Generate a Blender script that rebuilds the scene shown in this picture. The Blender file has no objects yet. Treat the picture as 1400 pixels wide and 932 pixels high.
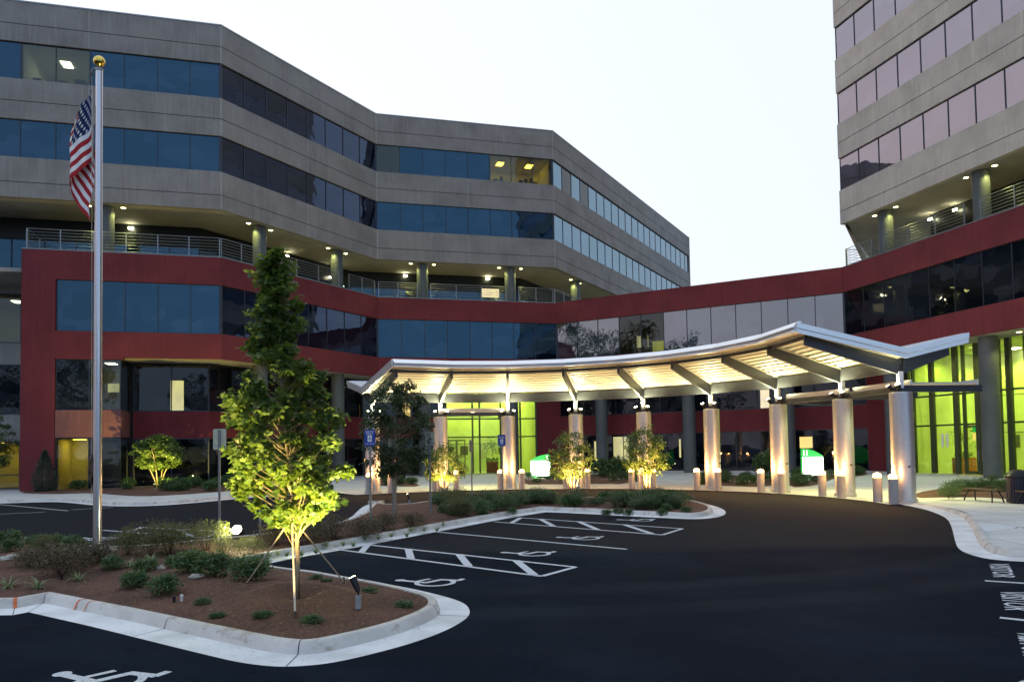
import bpy, bmesh, math, random
from mathutils import Vector, Matrix
R = math.radians
C = bpy.context.scene.collection
sc = bpy.context.scene
random.seed(7)

# ------------------------------------------------------------------ camera
F, CYP, PIT, ROLL, H = 1034.5, 572.9, R(2.24), R(-0.99), 2.316
cam_d = bpy.data.cameras.new('camera'); cam = bpy.data.objects.new('camera', cam_d); C.objects.link(cam)
cam_d.sensor_width = 36; cam_d.lens = F / 1400 * 36; cam_d.shift_y = (CYP - 466) / 1400
cam_d.clip_end = 3000; cam_d.clip_start = 0.1
fw = Vector((0, math.cos(PIT), math.sin(PIT))); zu = Vector((0, -math.sin(PIT), math.cos(PIT))); xr = Vector((1, 0, 0))
cr, sr = math.cos(ROLL), math.sin(ROLL)
right = xr * cr + zu * sr; up = -xr * sr + zu * cr
m = Matrix((right, up, -fw)).transposed().to_4x4(); m.translation = (0, 0, H)
cam.matrix_world = m
sc.camera = cam
# ------------------------------------------------------------------ world and sun
w = bpy.data.worlds.new('World'); sc.world = w; w.use_nodes = True
nt = w.node_tree; bg = nt.nodes['Background']
sky = nt.nodes.new('ShaderNodeTexSky'); sky.sky_type = 'NISHITA'; sky.sun_disc = False
SUN_EL, SUN_AZ = R(3.0), R(-25)            # low, behind the buildings
sky.sun_elevation = SUN_EL; sky.sun_rotation = SUN_AZ
sky.air_density = 1.3; sky.dust_density = 2.0; sky.ozone_density = 2.0
# dusk sky: bright afterglow ahead of the camera, darker blue overhead and behind, a pinkish belt low down opposite the sun
tcw = nt.nodes.new('ShaderNodeTexCoord'); sepw = nt.nodes.new('ShaderNodeSeparateXYZ'); nt.links.new(tcw.outputs['Generated'], sepw.inputs[0])
dotn = nt.nodes.new('ShaderNodeVectorMath'); dotn.operation = 'DOT_PRODUCT'; nt.links.new(tcw.outputs['Generated'], dotn.inputs[0])
dotn.inputs[1].default_value = Vector((math.sin(R(-32)), math.cos(R(-32)), .22)).normalized()
def wramp(fac, stops):
    r = nt.nodes.new('ShaderNodeValToRGB'); nt.links.new(fac, r.inputs[0]); e = r.color_ramp.elements
    while len(e) < len(stops): e.new(.5)
    for i, (p, c) in enumerate(stops): e[i].position = p; e[i].color = (*c, 1)
    return r.outputs[0]
mr = nt.nodes.new('ShaderNodeMapRange'); mr.inputs['From Min'].default_value = -1; nt.links.new(dotn.outputs['Value'], mr.inputs['Value'])
glow = wramp(mr.outputs[0], [(0, (.23,.33,.48)), (.25, (.27,.37,.52)), (.42, (.37,.44,.57)), (.58, (.46,.51,.585)), (.70, (.475,.52,.585)), (.85, (.50,.53,.575)), (1, (.54,.56,.575))])
belt = wramp(sepw.outputs['Z'], [(0, (1.0,.80,.74)), (.20, (1.0,.85,.82)), (.38, (1.0,.88,.90)), (.50, (.90,.91,1)), (.62, (.78,.90,1)), (1, (.62,.78,1))])
def wmix(a, b, f, mode='MIX'):
    x = nt.nodes.new('ShaderNodeMix'); x.data_type = 'RGBA'; x.blend_type = mode
    for s_, v in ((x.inputs[6], a), (x.inputs[7], b), (x.inputs[0], f)):
        if hasattr(v, 'links'): nt.links.new(v, s_)
        elif isinstance(v, tuple): s_.default_value = (*v, 1)
        else: s_.default_value = v
    return x.outputs[2]
dot2 = nt.nodes.new('ShaderNodeVectorMath'); dot2.operation = 'DOT_PRODUCT'; nt.links.new(tcw.outputs['Generated'], dot2.inputs[0]); dot2.inputs[1].default_value = Vector((-1, -.3, 0)).normalized()
beltf = nt.nodes.new('ShaderNodeMapRange'); beltf.inputs['From Min'].default_value = .15; beltf.inputs['From Max'].default_value = .5; nt.links.new(dot2.outputs['Value'], beltf.inputs['Value'])
tint = wmix(glow, belt, beltf.outputs[0], 'MULTIPLY')
boost = wmix(tint, (15.5, 15.5, 15.5), 1.0, 'MULTIPLY')
allsky = wmix(sky.outputs[0], boost, .85)
nt.links.new(allsky, bg.inputs[0]); bg.inputs[1].default_value = 0.06
sl = bpy.data.lights.new('sun', 'SUN'); sl.energy = 0.12; sl.angle = R(10); sl.color = (1, .86, .72)
so = bpy.data.objects.new('sun', sl); C.objects.link(so)
sd = Vector((math.sin(SUN_AZ) * math.cos(SUN_EL), math.cos(SUN_AZ) * math.cos(SUN_EL), math.sin(SUN_EL)))
so.rotation_euler = (-sd).to_track_quat('-Z', 'Y').to_euler()
sc.view_settings.view_transform = 'Standard'; sc.view_settings.look = 'None'
sc.view_settings.exposure = 1.2; sc.view_settings.gamma = 1
cy = sc.cycles
cy.use_denoising = True; cy.max_bounces = 6; cy.diffuse_bounces = 3; cy.glossy_bounces = 4
cy.transparent_max_bounces = 12; cy.sample_clamp_indirect = 4.0; cy.caustics_reflective = False; cy.caustics_refractive = False

# ------------------------------------------------------------------ surveying helpers (photo point -> place on a real surface)
EYE = Vector((0, 0, H))
def ray(px, py):
    u, v = px - 700, py - CYP
    c, s = math.cos(-ROLL), math.sin(-ROLL)
    u, v = u * c - v * s, u * s + v * c
    return xr * u + fw * F - zu * v
def G(px, py, z=0.0):
    d = ray(px, py); t = (z - H) / d.z
    return EYE + d * t
def V2(x, y): return Vector((x, y))
def S(px, py, P, D, off=0):                 # distance along a facade, height on it
    n = V2(-D.y, D.x); P = P + n * off; d = ray(px, py); t = n.dot(P) / n.dot(d.xy)
    X = EYE + d * t
    return (X.xy - P).dot(D), X.z
def zat(px, py, Y):
    d = ray(px, py); return (EYE + d * (Y / d.y)).z

# ------------------------------------------------------------------ object helpers
def finish(me, smooth=False):
    if smooth:
        me.polygons.foreach_set('use_smooth', [True] * len(me.polygons))
    me.update(); return me
class MB:
    def __init__(s): s.v = []; s.f = []; s.mi = []; s.uv = None
    def face(s, idx, mi=0): s.f.append(tuple(idx)); s.mi.append(mi)
    def quad(s, a, b, c, d, mi=0):
        n = len(s.v); s.v += [tuple(a), tuple(b), tuple(c), tuple(d)]; s.face((n, n+1, n+2, n+3), mi)
    def box(s, x0, x1, y0, y1, z0, z1, mi=0, M=None):
        n = len(s.v); P = [(x, y, z) for z in (z0, z1) for (x, y) in ((x0, y0), (x1, y0), (x1, y1), (x0, y1))]
        if M: P = [tuple(M @ Vector(p)) for p in P]
        s.v += P
        for q in ((0,3,2,1), (4,5,6,7), (0,1,5,4), (1,2,6,5), (2,3,7,6), (3,0,4,7)): s.face([n+i for i in q], mi)
    def tube(s, pts, rad, k=8, mi=0, cap=True):
        pts = [Vector(p) for p in pts]; rs = rad if isinstance(rad, (list, tuple)) else [rad] * len(pts)
        n0 = len(s.v); prev = None
        for i, p in enumerate(pts):
            t = (pts[min(i+1, len(pts)-1)] - pts[max(i-1, 0)]).normalized()
            if prev is None: a = t.orthogonal().normalized()
            else:
                a = prev - t * prev.dot(t)
                a = a.normalized() if a.length > 1e-6 else t.orthogonal().normalized()
            prev = a; b = t.cross(a)
            for j in range(k):
                q = p + (a * math.cos(2*math.pi*j/k) + b * math.sin(2*math.pi*j/k)) * rs[i]; s.v.append(tuple(q))
        for i in range(len(pts)-1):
            for j in range(k):
                a0 = n0+i*k+j; a1 = n0+i*k+(j+1) % k; s.face((a0, a1, a1+k, a0+k), mi)
        if cap:
            s.face([n0+j for j in range(k)][::-1], mi); s.face([n0+(len(pts)-1)*k+j for j in range(k)], mi)
    def lathe(s, prof, k=24, cx=0, cy=0, mi=0):      # prof: (r, z)
        n0 = len(s.v)
        for r, z in prof:
            for j in range(k): a = 2*math.pi*j/k; s.v.append((cx+r*math.cos(a), cy+r*math.sin(a), z))
        for i in range(len(prof)-1):
            for j in range(k):
                a0 = n0+i*k+j; a1 = n0+i*k+(j+1) % k; s.face((a0, a1, a1+k, a0+k), mi)
        s.face([n0+j for j in range(k)][::-1], mi); s.face([n0+(len(prof)-1)*k+j for j in range(k)], mi)
    def poly(s, pts, z0, z1, mi=0):                  # vertical prism of a plan outline
        a = sum(p[0]*q[1]-q[0]*p[1] for p, q in zip(pts, list(pts[1:])+[pts[0]]))
        if a < 0: pts = list(pts)[::-1]
        n = len(s.v); k = len(pts)
        s.v += [(p[0], p[1], z0) for p in pts] + [(p[0], p[1], z1) for p in pts]
        s.face([n+i for i in range(k)][::-1], mi); s.face([n+k+i for i in range(k)], mi)
        for i in range(k): j = (i+1) % k; s.face((n+i, n+j, n+k+j, n+k+i), mi)
    def mesh(s, name, mats, smooth=False, autosmooth=None):
        me = bpy.data.meshes.new(name); me.from_pydata(s.v, [], s.f)
        for mt in (mats if isinstance(mats, (list, tuple)) else [mats]): me.materials.append(mt)
        me.polygons.foreach_set('material_index', s.mi)
        finish(me, smooth)
        if autosmooth: 
            me.polygons.foreach_set('use_smooth', [True]*len(me.polygons))
            try: me.set_sharp_from_angle(angle=R(autosmooth))
            except Exception: pass
        return me
    def build(s, name, mats, parent=None, smooth=False, autosmooth=None):
        return link(name, s.mesh(name, mats, smooth, autosmooth), parent)
def link(name, data, parent=None):
    o = bpy.data.objects.new(name, data); C.objects.link(o)
    if parent: o.parent = parent
    return o
def thing(name, label, cat, loc=(0,0,0), rz=0, group=None):
    o = bpy.data.objects.new(name, None); C.objects.link(o); o.location = loc; o.rotation_euler = (0,0,rz)
    o.empty_display_size = .3; return tag(o, label, cat, group)
def tag(o, label, cat, group=None):
    o['label'] = label; o['category'] = cat
    if group: o['group'] = group
    return o
def structure(o): o['kind'] = 'structure'; return o
def kids(o): return [x for x in C.objects if x.parent == o]
def copy_tree(o, parent=None, ch=None):
    if ch is None:
        ch = {}
        for x in C.objects:
            if x.parent: ch.setdefault(x.parent.name, []).append(x)
    c = o.copy(); C.objects.link(c)
    if parent: c.parent = parent
    for x in ch.get(o.name, []): copy_tree(x, c, ch)
    return c
def copy_thing(o, label, loc, rz=0, scale=None):
    c = copy_tree(o); c['label'] = label; c.location = loc; c.rotation_euler = (0,0,rz)
    if scale: c.scale = scale if not isinstance(scale, (int, float)) else (scale,)*3
    return c
def lamp(name, kind, loc, energy, color, parent=None, radius=.05, target=None, size=None, blend=.5):
    l = bpy.data.lights.new(name, kind); l.energy = energy; l.color = color
    if kind in ('POINT', 'SPOT'): l.shadow_soft_size = radius
    if kind == 'SPOT': l.spot_size = R(size or 90); l.spot_blend = blend
    if kind == 'AREA': l.shape = 'RECTANGLE'; l.size, l.size_y = size
    o = link(name, l, parent); o.location = loc
    if target is not None: o.rotation_euler = (Vector(target) - Vector(loc)).to_track_quat('-Z', 'Y').to_euler()
    return o

# ------------------------------------------------------------------ materials
def nodes(name):
    mt = bpy.data.materials.new(name); mt.use_nodes = True; n = mt.node_tree
    return mt, n, n.nodes['Principled BSDF']
def setp(b, color=None, rough=None, metal=None, **k):
    if color: b.inputs['Base Color'].default_value = (*color, 1)
    if rough is not None: b.inputs['Roughness'].default_value = rough
    if metal is not None: b.inputs['Metallic'].default_value = metal
    for a, v in k.items(): b.inputs[a.replace('_', ' ')].default_value = v
def tc(n, kind='Object', scale=(1,1,1)):
    t = n.nodes.new('ShaderNodeTexCoord'); mp = n.nodes.new('ShaderNodeMapping'); mp.inputs['Scale'].default_value = scale
    n.links.new(t.outputs[kind], mp.inputs[0]); return mp.outputs[0]
def geo_pos(n, scale=(1,1,1)):
    t = n.nodes.new('ShaderNodeNewGeometry'); mp = n.nodes.new('ShaderNodeMapping'); mp.inputs['Scale'].default_value = scale
    n.links.new(t.outputs['Position'], mp.inputs[0]); return mp.outputs[0]
def noise(n, vec, scale, detail=4, rough=.55):
    t = n.nodes.new('ShaderNodeTexNoise'); t.inputs['Scale'].default_value = scale; t.inputs['Detail'].default_value = detail
    t.inputs['Roughness'].default_value = rough; n.links.new(vec, t.inputs['Vector']); return t.outputs['Fac']
def ramp(n, fac, stops):
    r = n.nodes.new('ShaderNodeValToRGB'); n.links.new(fac, r.inputs[0]); e = r.color_ramp.elements
    while len(e) < len(stops): e.new(.5)
    for i, (p, c) in enumerate(stops):
        e[i].position = p; e[i].color = (*c, 1) if len(c) == 3 else c
    return r.outputs[0]
def mix(n, a, b, fac, mode='MIX'):
    x = n.nodes.new('ShaderNodeMix'); x.data_type = 'RGBA'; x.blend_type = mode
    for sock, v in ((x.inputs[6], a), (x.inputs[7], b), (x.inputs[0], fac)):
        if hasattr(v, 'links'): n.links.new(v, sock)
        elif isinstance(v, tuple): sock.default_value = (*v, 1)
        else: sock.default_value = v
    return x.outputs[2]
def bump(n, b, h, strength=.3, dist=.02):
    x = n.nodes.new('ShaderNodeBump'); x.inputs['Strength'].default_value = strength; x.inputs['Distance'].default_value = dist
    n.links.new(h, x.inputs['Height']); n.links.new(x.outputs[0], b.inputs['Normal'])
def stained(name, c, c2, rough=.85, grain=30, streak=True, bs=.25, bd=.01, big=.5):
    mt, n, b = nodes(name); p = geo_pos(n)
    g = noise(n, p, grain, 3); base = ramp(n, g, [(.3, c), (.7, c2)])
    bl = noise(n, geo_pos(n), big, 5); base = mix(n, base, tuple(x*.78 for x in c), ramp(n, bl, [(.4, (0,0,0)), (.75, (1,1,1))]))
    if streak:
        st = noise(n, geo_pos(n, (3, 3, .22)), 1.6, 4, .6)
        base = mix(n, base, tuple(min(1, x*1.3) for x in c2), ramp(n, st, [(.52, (0,0,0)), (.8, (.5,.5,.5))]))
        st2 = noise(n, geo_pos(n, (5, 5, .3)), 1.1, 4, .6)
        base = mix(n, base, tuple(x*.6 for x in c), ramp(n, st2, [(.55, (0,0,0)), (.85, (.6,.6,.6))]))
    n.links.new(base, b.inputs['Base Color']); setp(b, rough=rough); bump(n, b, g, bs, bd); return mt
def plain(name, c, rough=.6, metal=0, var=.12, scale=8):
    mt, n, b = nodes(name); g = noise(n, geo_pos(n), scale, 4)
    n.links.new(ramp(n, g, [(.3, tuple(x*(1-var) for x in c)), (.7, tuple(min(1, x*(1+var)) for x in c))]), b.inputs['Base Color'])
    rr = n.nodes.new('ShaderNodeMapRange'); rr.inputs['To Min'].default_value = max(0, rough-.06); rr.inputs['To Max'].default_value = min(1, rough+.06)
    n.links.new(g, rr.inputs['Value']); n.links.new(rr.outputs[0], b.inputs['Roughness'])
    b.inputs['Metallic'].default_value = metal; return mt
def emit(name, c, s):
    mt, n, b = nodes(name); setp(b, color=(.8,.8,.8), rough=.5); b.inputs['Emission Color'].default_value = (*c, 1); b.inputs['Emission Strength'].default_value = s; return mt
def dark_glass(name, c, ior=1.9, rough=.02, wave=.0025, tint=(1,1,1)):
    mt, n, b = nodes(name); 
    oi = n.nodes.new('ShaderNodeObjectInfo')
    base = ramp(n, oi.outputs['Random'], [(0, tuple(x*.5 for x in c)), (1, tuple(x*1.8 for x in c))])
    # dim ceilings, blinds and furniture just made out behind the tinted pane
    ad = n.nodes.new('ShaderNodeVectorMath'); ad.operation = 'MULTIPLY_ADD'; ad.inputs[1].default_value = (.55, .55, 1.1)
    n.links.new(geo_pos(n), ad.inputs[0]); n.links.new(oi.outputs['Random'], ad.inputs[2])
    vo = n.nodes.new('ShaderNodeTexVoronoi'); vo.distance = 'CHEBYCHEV'; vo.inputs['Scale'].default_value = 1.0; n.links.new(ad.outputs[0], vo.inputs['Vector'])
    base = mix(n, base, tuple(min(1, x*2.2+.012) for x in c), ramp(n, vo.outputs['Color'], [(.45, (0,0,0)), (.8, (.9,.9,.9))]))
    n.links.new(base, b.inputs['Base Color'])
    setp(b, rough=rough, IOR=ior); b.inputs['Specular Tint'].default_value = (*tint, 1)
    g = noise(n, geo_pos(n), .55, 2); bump(n, b, g, .5, wave*8); return mt
def clear_glass(name, tint=(.8,.9,.85), refl=.5):
    mt = bpy.data.materials.new(name); mt.use_nodes = True; n = mt.node_tree; n.nodes.clear()
    out = n.nodes.new('ShaderNodeOutputMaterial'); tr = n.nodes.new('ShaderNodeBsdfTransparent'); gl = n.nodes.new('ShaderNodeBsdfGlossy')
    tr.inputs[0].default_value = (*tint, 1); gl.inputs['Roughness'].default_value = .02
    fr = n.nodes.new('ShaderNodeFresnel'); fr.inputs['IOR'].default_value = 1.0 + refl
    g = noise(n, geo_pos(n), .6, 2); bp = n.nodes.new('ShaderNodeBump'); bp.inputs['Distance'].default_value = .01; bp.inputs['Strength'].default_value = .4
    n.links.new(g, bp.inputs['Height']); n.links.new(bp.outputs[0], gl.inputs['Normal'])
    mx = n.nodes.new('ShaderNodeMixShader'); n.links.new(fr.outputs[0], mx.inputs[0]); n.links.new(tr.outputs[0], mx.inputs[1]); n.links.new(gl.outputs[0], mx.inputs[2])
    n.links.new(mx.outputs[0], out.inputs[0]); return mt
def leafmat(name, c1, c2, c3, trans=.35, rough=.5):
    mt = bpy.data.materials.new(name); mt.use_nodes = True; n = mt.node_tree; b = n.nodes['Principled BSDF']; out = n.nodes['Material Output']
    g = n.nodes.new('ShaderNodeNewGeometry'); col = ramp(n, g.outputs['Random Per Island'], [(0, c1), (.5, c2), (1, c3)])
    big = noise(n, geo_pos(n), 1.7, 3); col = mix(n, col, c1, ramp(n, big, [(.35, (0,0,0)), (.7, (.6,.6,.6))]))
    n.links.new(col, b.inputs['Base Color']); b.inputs['Roughness'].default_value = rough
    t = n.nodes.new('ShaderNodeBsdfTranslucent'); n.links.new(mix(n, col, (.5,.6,.05), .25), t.inputs[0])
    mx = n.nodes.new('ShaderNodeMixShader'); mx.inputs[0].default_value = trans
    n.links.new(b.outputs[0], mx.inputs[1]); n.links.new(t.outputs[0], mx.inputs[2]); n.links.new(mx.outputs[0], out.inputs[0]); return mt
M = {}
M['concrete'] = stained('aggregate_concrete', (.31,.282,.252), (.375,.345,.312), grain=22, bs=.5, bd=.02)
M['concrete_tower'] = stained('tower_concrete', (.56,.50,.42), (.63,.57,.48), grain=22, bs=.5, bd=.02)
M['concrete_lt'] = stained('smooth_concrete', (.36,.34,.31), (.42,.4,.37), grain=18)
M['spandrel'] = stained('pinkish_concrete', (.22,.085,.08), (.27,.11,.10), grain=18)
M['red'] = stained('red_stucco', (.165,.022,.028), (.205,.031,.038), grain=26, bs=.3, bd=.01)
M['soffit'] = stained('soffit_plaster', (.42,.40,.34), (.47,.45,.39), grain=6, streak=False, bs=.08)
M['pillar'] = stained('painted_pillar', (.10,.115,.12), (.125,.14,.14), grain=30, streak=False, rough=.6)
M['joint'] = plain('joint_sealant', (.5,.48,.46), .8)
M['groove'] = plain('groove_shadow_gap', (.08,.08,.08), .9)
M['mullion'] = plain('dark_mullion', (.05,.06,.08), .4, .5)
M['mullion_red'] = plain('reddish_mullion', (.12,.06,.06), .5, .2)
M['glass'] = dark_glass('tinted_glass', (.002,.008,.022), 2.0, tint=(.34,.68,.95))
M['glass_dim'] = dark_glass('shaded_tinted_glass', (.004,.006,.014), 1.75, tint=(.50,.68,1))  # same glass as tinted_glass; its dimmer reflection is put into IOR and tint
M['glass_blue'] = dark_glass('blue_reflective_glass', (.01,.03,.07), 3.3, tint=(.60,.86,1))
M['glass_wing'] = dark_glass('silver_glass', (.02,.03,.04), 3.0)
M['glass_black'] = dark_glass('black_glass', (.004,.006,.010), 1.55)
M['glass_tower'] = dark_glass('reflective_glass', (.03,.028,.045), 3.5, tint=(1,.93,1))
M['lit_glass'] = clear_glass('clear_glass', (.62,.68,.6), .7)
M['lobby_glass'] = clear_glass('lobby_glass', (.92,.97,.92), .35)
M['rail'] = plain('galvanised_rail', (.30,.32,.34), .45, .7)
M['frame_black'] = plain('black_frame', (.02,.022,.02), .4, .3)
M['roof'] = plain('roof_gravel', (.2,.19,.18), .95)
M['white_wall'] = plain('interior_wall', (.75,.73,.66), .8)
M['carpet'] = plain('interior_floor', (.2,.17,.13), .9)
M['aluminium'] = plain('brushed_aluminium', (.62,.62,.64), .38, .75, var=.05)
M['canopy_white'] = plain('white_painted_steel', (.84,.84,.86), .45, .1, var=.05)
M['deck'] = plain('cream_deck', (.80,.78,.68), .5, .05, var=.05)
M['fascia'] = plain('silver_fascia', (.93,.94,.96), .34, .7, var=.02, scale=.7)
M['canopy_dark'] = plain('grey_painted_steel', (.055,.06,.075), .4, .3, var=.08)
M['lamp_amber'] = emit('amber_lamp', (1,.40,.09), 9)
M['lamp_white'] = emit('warm_white_lamp', (1,.95,.6), 16)
M['lamp_soffit'] = emit('soffit_lamp', (1,.95,.35), 7)
M['lamp_flood'] = emit('flood_lamp', (1,1,.7), 250)
M['ceiling_lamp'] = emit('ceiling_lamp', (1,.95,.7), 7)
M['ceiling_lamp_amber'] = emit('amber_ceiling_lamp', (1,.62,.06), 8)
M['bollard'] = plain('concrete_bollard', (.42,.38,.36), .8, var=.1, scale=30)
M['bark'] = stained('bark', (.32,.25,.18), (.42,.34,.26), grain=18, bs=.7, bd=.01, streak=False)
M['leaf'] = leafmat('maple_leaf', (.045,.10,.025), (.085,.155,.03), (.17,.23,.05), trans=.42)
M['leaf_dark'] = leafmat('dark_leaf', (.015,.045,.015), (.025,.06,.02), (.04,.09,.03), trans=.15)
M['leaf_light'] = leafmat('light_leaf', (.06,.12,.03), (.12,.2,.05), (.22,.3,.09))
M['leaf_olive'] = leafmat('olive_leaf', (.07,.08,.03), (.12,.12,.045), (.2,.17,.08))
M['leaf_shrub'] = leafmat('shrub_leaf', (.03,.09,.03), (.06,.14,.045), (.11,.20,.075), trans=.25)
M['leaf_sage'] = leafmat('sage_leaf', (.05,.085,.04), (.10,.15,.07), (.20,.24,.13), trans=.25)
M['leaf_rust'] = leafmat('rusty_leaf', (.07,.05,.035), (.10,.065,.04), (.13,.10,.05), trans=.2)
M['leaf_strap'] = leafmat('strap_leaf', (.16,.24,.09), (.26,.34,.16), (.42,.46,.3), trans=.2)
M['needle'] = leafmat('fir_leaf', (.03,.06,.045), (.05,.09,.065), (.08,.13,.09), trans=.1)
M['twig'] = plain('twig', (.11,.065,.045), .9)
M['petal'] = plain('white_petal', (.75,.72,.68), .8)
M['black'] = plain('black_metal', (.015,.016,.02), .45, .4)
M['grey_box'] = plain('grey_plastic', (.3,.31,.33), .6)
M['sign_blue'] = plain('blue_sign', (.01,.05,.33), .35)
M['sign_white'] = plain('white_sign', (.8,.8,.8), .4)
M['sign_back'] = plain('sign_back_metal', (.5,.52,.42), .45, .5)
M['wood'] = plain('bench_wood', (.10,.07,.045), .6)
M['terracotta'] = plain('terracotta', (.42,.13,.04), .7)
M['gold'] = plain('gold_ball', (.8,.55,.12), .25, 1)
M['strap'] = plain('white_strap', (.65,.55,.42), .7)
M['rock'] = stained('pale_rock', (.4,.36,.3), (.55,.52,.45), grain=8, streak=False)
# lawn-green sign body
M['sign_green'] = emit('green_sign_cap', (.02,.35,.05), .55)
b = M['sign_green'].node_tree.nodes['Principled BSDF']; setp(b, color=(.02,.25,.05))
M['sign_lit'] = emit('lit_sign_face', (.88,1,.86), 2.2)
# ------------------------------------------------------------------ plan geometry of the buildings
th = R(74.95)
def dr(a): return V2(math.sin(a), math.cos(a))
dA = dr(th); dB = dr(th-R(45)); dT = -dr(th-R(90)); dL = -dr(th-R(135))
AB = V2(-19.77, 51.52); BC = AB + dB*16.43; CD = BC + dA*16.41; DE = CD + dB*43.3; T0 = CD + dL*24.58
T1 = T0 + dT*57.4
RC = V2(-.1, 28.9)                                       # centre of the drop-off loop
def P(r, deg, z=None):
    a = R(deg); p = RC + V2(math.sin(a), math.cos(a))*r
    return p if z is None else Vector((p.x, p.y, z))

# ------------------------------------------------------------------ ground materials
mt, n, b = nodes('asphalt'); p = geo_pos(n)
g = noise(n, p, 90, 3); base = ramp(n, g, [(.3, (.002,.005,.011)), (.62, (.0045,.011,.021)), (.8, (.021,.031,.048))])
big = noise(n, geo_pos(n, (1, 1, 1)), .35, 6, .6); base = mix(n, base, (.011,.020,.034), ramp(n, big, [(.45, (0,0,0)), (.68, (.9,.9,.9))]))
tr = noise(n, geo_pos(n, (.25, 2.2, 1)), .8, 4); base = mix(n, base, (.008,.010,.015), ramp(n, tr, [(.5, (0,0,0)), (.75, (.7,.7,.7))]))
sx = n.nodes.new('ShaderNodeSeparateXYZ'); n.links.new(geo_pos(n), sx.inputs[0])
md = n.nodes.new('ShaderNodeMath'); md.operation = 'MULTIPLY_ADD'; md.inputs[1].default_value = 1.6; n.links.new(noise(n, geo_pos(n), .5, 5), md.inputs[0]); n.links.new(sx.outputs[1], md.inputs[2])
mr_ = n.nodes.new('ShaderNodeMapRange'); mr_.inputs['From Min'].default_value = 17.3; mr_.inputs['From Max'].default_value = 18.3; n.links.new(md.outputs[0], mr_.inputs['Value'])   # paler, older asphalt towards the drop-off
base = mix(n, base, mix(n, base, (.027,.026,.028), .75), mr_.outputs[0])
# two polished wheel lanes following the loop, broken up by noise
sb = n.nodes.new('ShaderNodeVectorMath'); sb.operation = 'DISTANCE'; n.links.new(geo_pos(n, (1, 1, 0)), sb.inputs[0]); sb.inputs[1].default_value = (-.1, 28.9, 0)
for r0_ in (10.6, 12.3, 16.4, 18.1):
    df = n.nodes.new('ShaderNodeMath'); df.operation = 'SUBTRACT'; n.links.new(sb.outputs['Value'], df.inputs[0]); df.inputs[1].default_value = r0_
    ab = n.nodes.new('ShaderNodeMath'); ab.operation = 'ABSOLUTE'; n.links.new(df.outputs[0], ab.inputs[0])
    mm = n.nodes.new('ShaderNodeMapRange'); mm.inputs['From Min'].default_value = .55; mm.inputs['From Max'].default_value = .15; mm.interpolation_type = 'SMOOTHSTEP'; n.links.new(ab.outputs[0], mm.inputs['Value'])
    ml = n.nodes.new('ShaderNodeMath'); ml.operation = 'MULTIPLY'; n.links.new(mm.outputs[0], ml.inputs[0]); n.links.new(noise(n, geo_pos(n), .7, 4), ml.inputs[1])
    base = mix(n, base, (.016,.023,.031), ml.outputs[0])
oil = noise(n, geo_pos(n), 1.9, 3); base = mix(n, base, (.002,.0025,.004), ramp(n, oil, [(.66, (0,0,0)), (.74, (.8,.8,.8))]))
n.links.new(base, b.inputs['Base Color']); setp(b, rough=.95, Specular_IOR_Level=.08); bump(n, b, g, .9, .012); M['asphalt'] = mt
M['kerb'] = stained('kerb_concrete', (.64,.60,.55), (.74,.70,.64), grain=40, streak=False, bs=.2, bd=.004, big=1.2)
_n = M['kerb'].node_tree; _b = _n.nodes['Principled BSDF']; _src = _b.inputs['Base Color'].links[0].from_socket
_m1 = ramp(_n, noise(_n, geo_pos(_n, (1, 1, 2)), 2.3, 6, .65), [(.56, (0,0,0)), (.66, (.75,.75,.75))]); _c1 = mix(_n, _src, (.36,.27,.20), _m1)
_m2 = ramp(_n, noise(_n, geo_pos(_n, (1, 1, .5)), 5.1, 5, .7), [(.64, (0,0,0)), (.70, (.8,.8,.8))]); _n.links.new(mix(_n, _c1, (.20,.20,.21), _m2), _b.inputs['Base Color'])
# gutter concrete with small dark specks
mt, n, b = nodes('gutter_concrete'); p = geo_pos(n); g = noise(n, p, 40, 3)
base = ramp(n, g, [(.3, (.80,.80,.79)), (.7, (.88,.88,.87))]); base = mix(n, base, (.52,.51,.49), ramp(n, noise(n, p, 1.3, 5), [(.45, (0,0,0)), (.75, (.8,.8,.8))]))
sp = noise(n, p, 26, 2); base = mix(n, base, (.05,.05,.05), ramp(n, sp, [(.70, (0,0,0)), (.73, (1,1,1))]))
n.links.new(base, b.inputs['Base Color']); setp(b, rough=.85); bump(n, b, g, .2, .004); M['gutter'] = mt
# paving slabs with tooled joints every 1.6 m
mt, n, b = nodes('paving_concrete'); p = geo_pos(n); g = noise(n, p, 30, 4)
base = ramp(n, g, [(.3, (.66,.65,.61)), (.7, (.75,.74,.70))]); base = mix(n, base, (.54,.53,.49), ramp(n, noise(n, p, .6, 5), [(.42, (0,0,0)), (.75, (.8,.8,.8))]))
br = n.nodes.new('ShaderNodeTexBrick'); br.offset = 0; br.inputs['Scale'].default_value = 1; br.inputs['Mortar Size'].default_value = .012; br.inputs['Brick Width'].default_value = 1.6; br.inputs['Row Height'].default_value = 1.6
n.links.new(p, br.inputs['Vector']); base = mix(n, base, (.16,.155,.145), br.outputs['Fac'])
n.links.new(base, b.inputs['Base Color']); setp(b, rough=.8); bump(n, b, g, .15, .004); M['paving'] = mt
mt, n, b = nodes('pine_mulch'); p = geo_pos(n); g = noise(n, p, 30, 6, .75); g2 = noise(n, geo_pos(n, (1, 3, 1)), 60, 3)
base = ramp(n, g, [(.3, (.07,.032,.022)), (.5, (.18,.085,.055)), (.72, (.33,.18,.12))]); base = mix(n, base, (.05,.03,.02), ramp(n, noise(n, p, .9, 4), [(.4, (0,0,0)), (.7, (.7,.7,.7))]))
n.links.new(base, b.inputs['Base Color']); setp(b, rough=.95); bump(n, b, mix(n, g, g2, .5), 1, .04); M['mulch'] = mt
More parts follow.
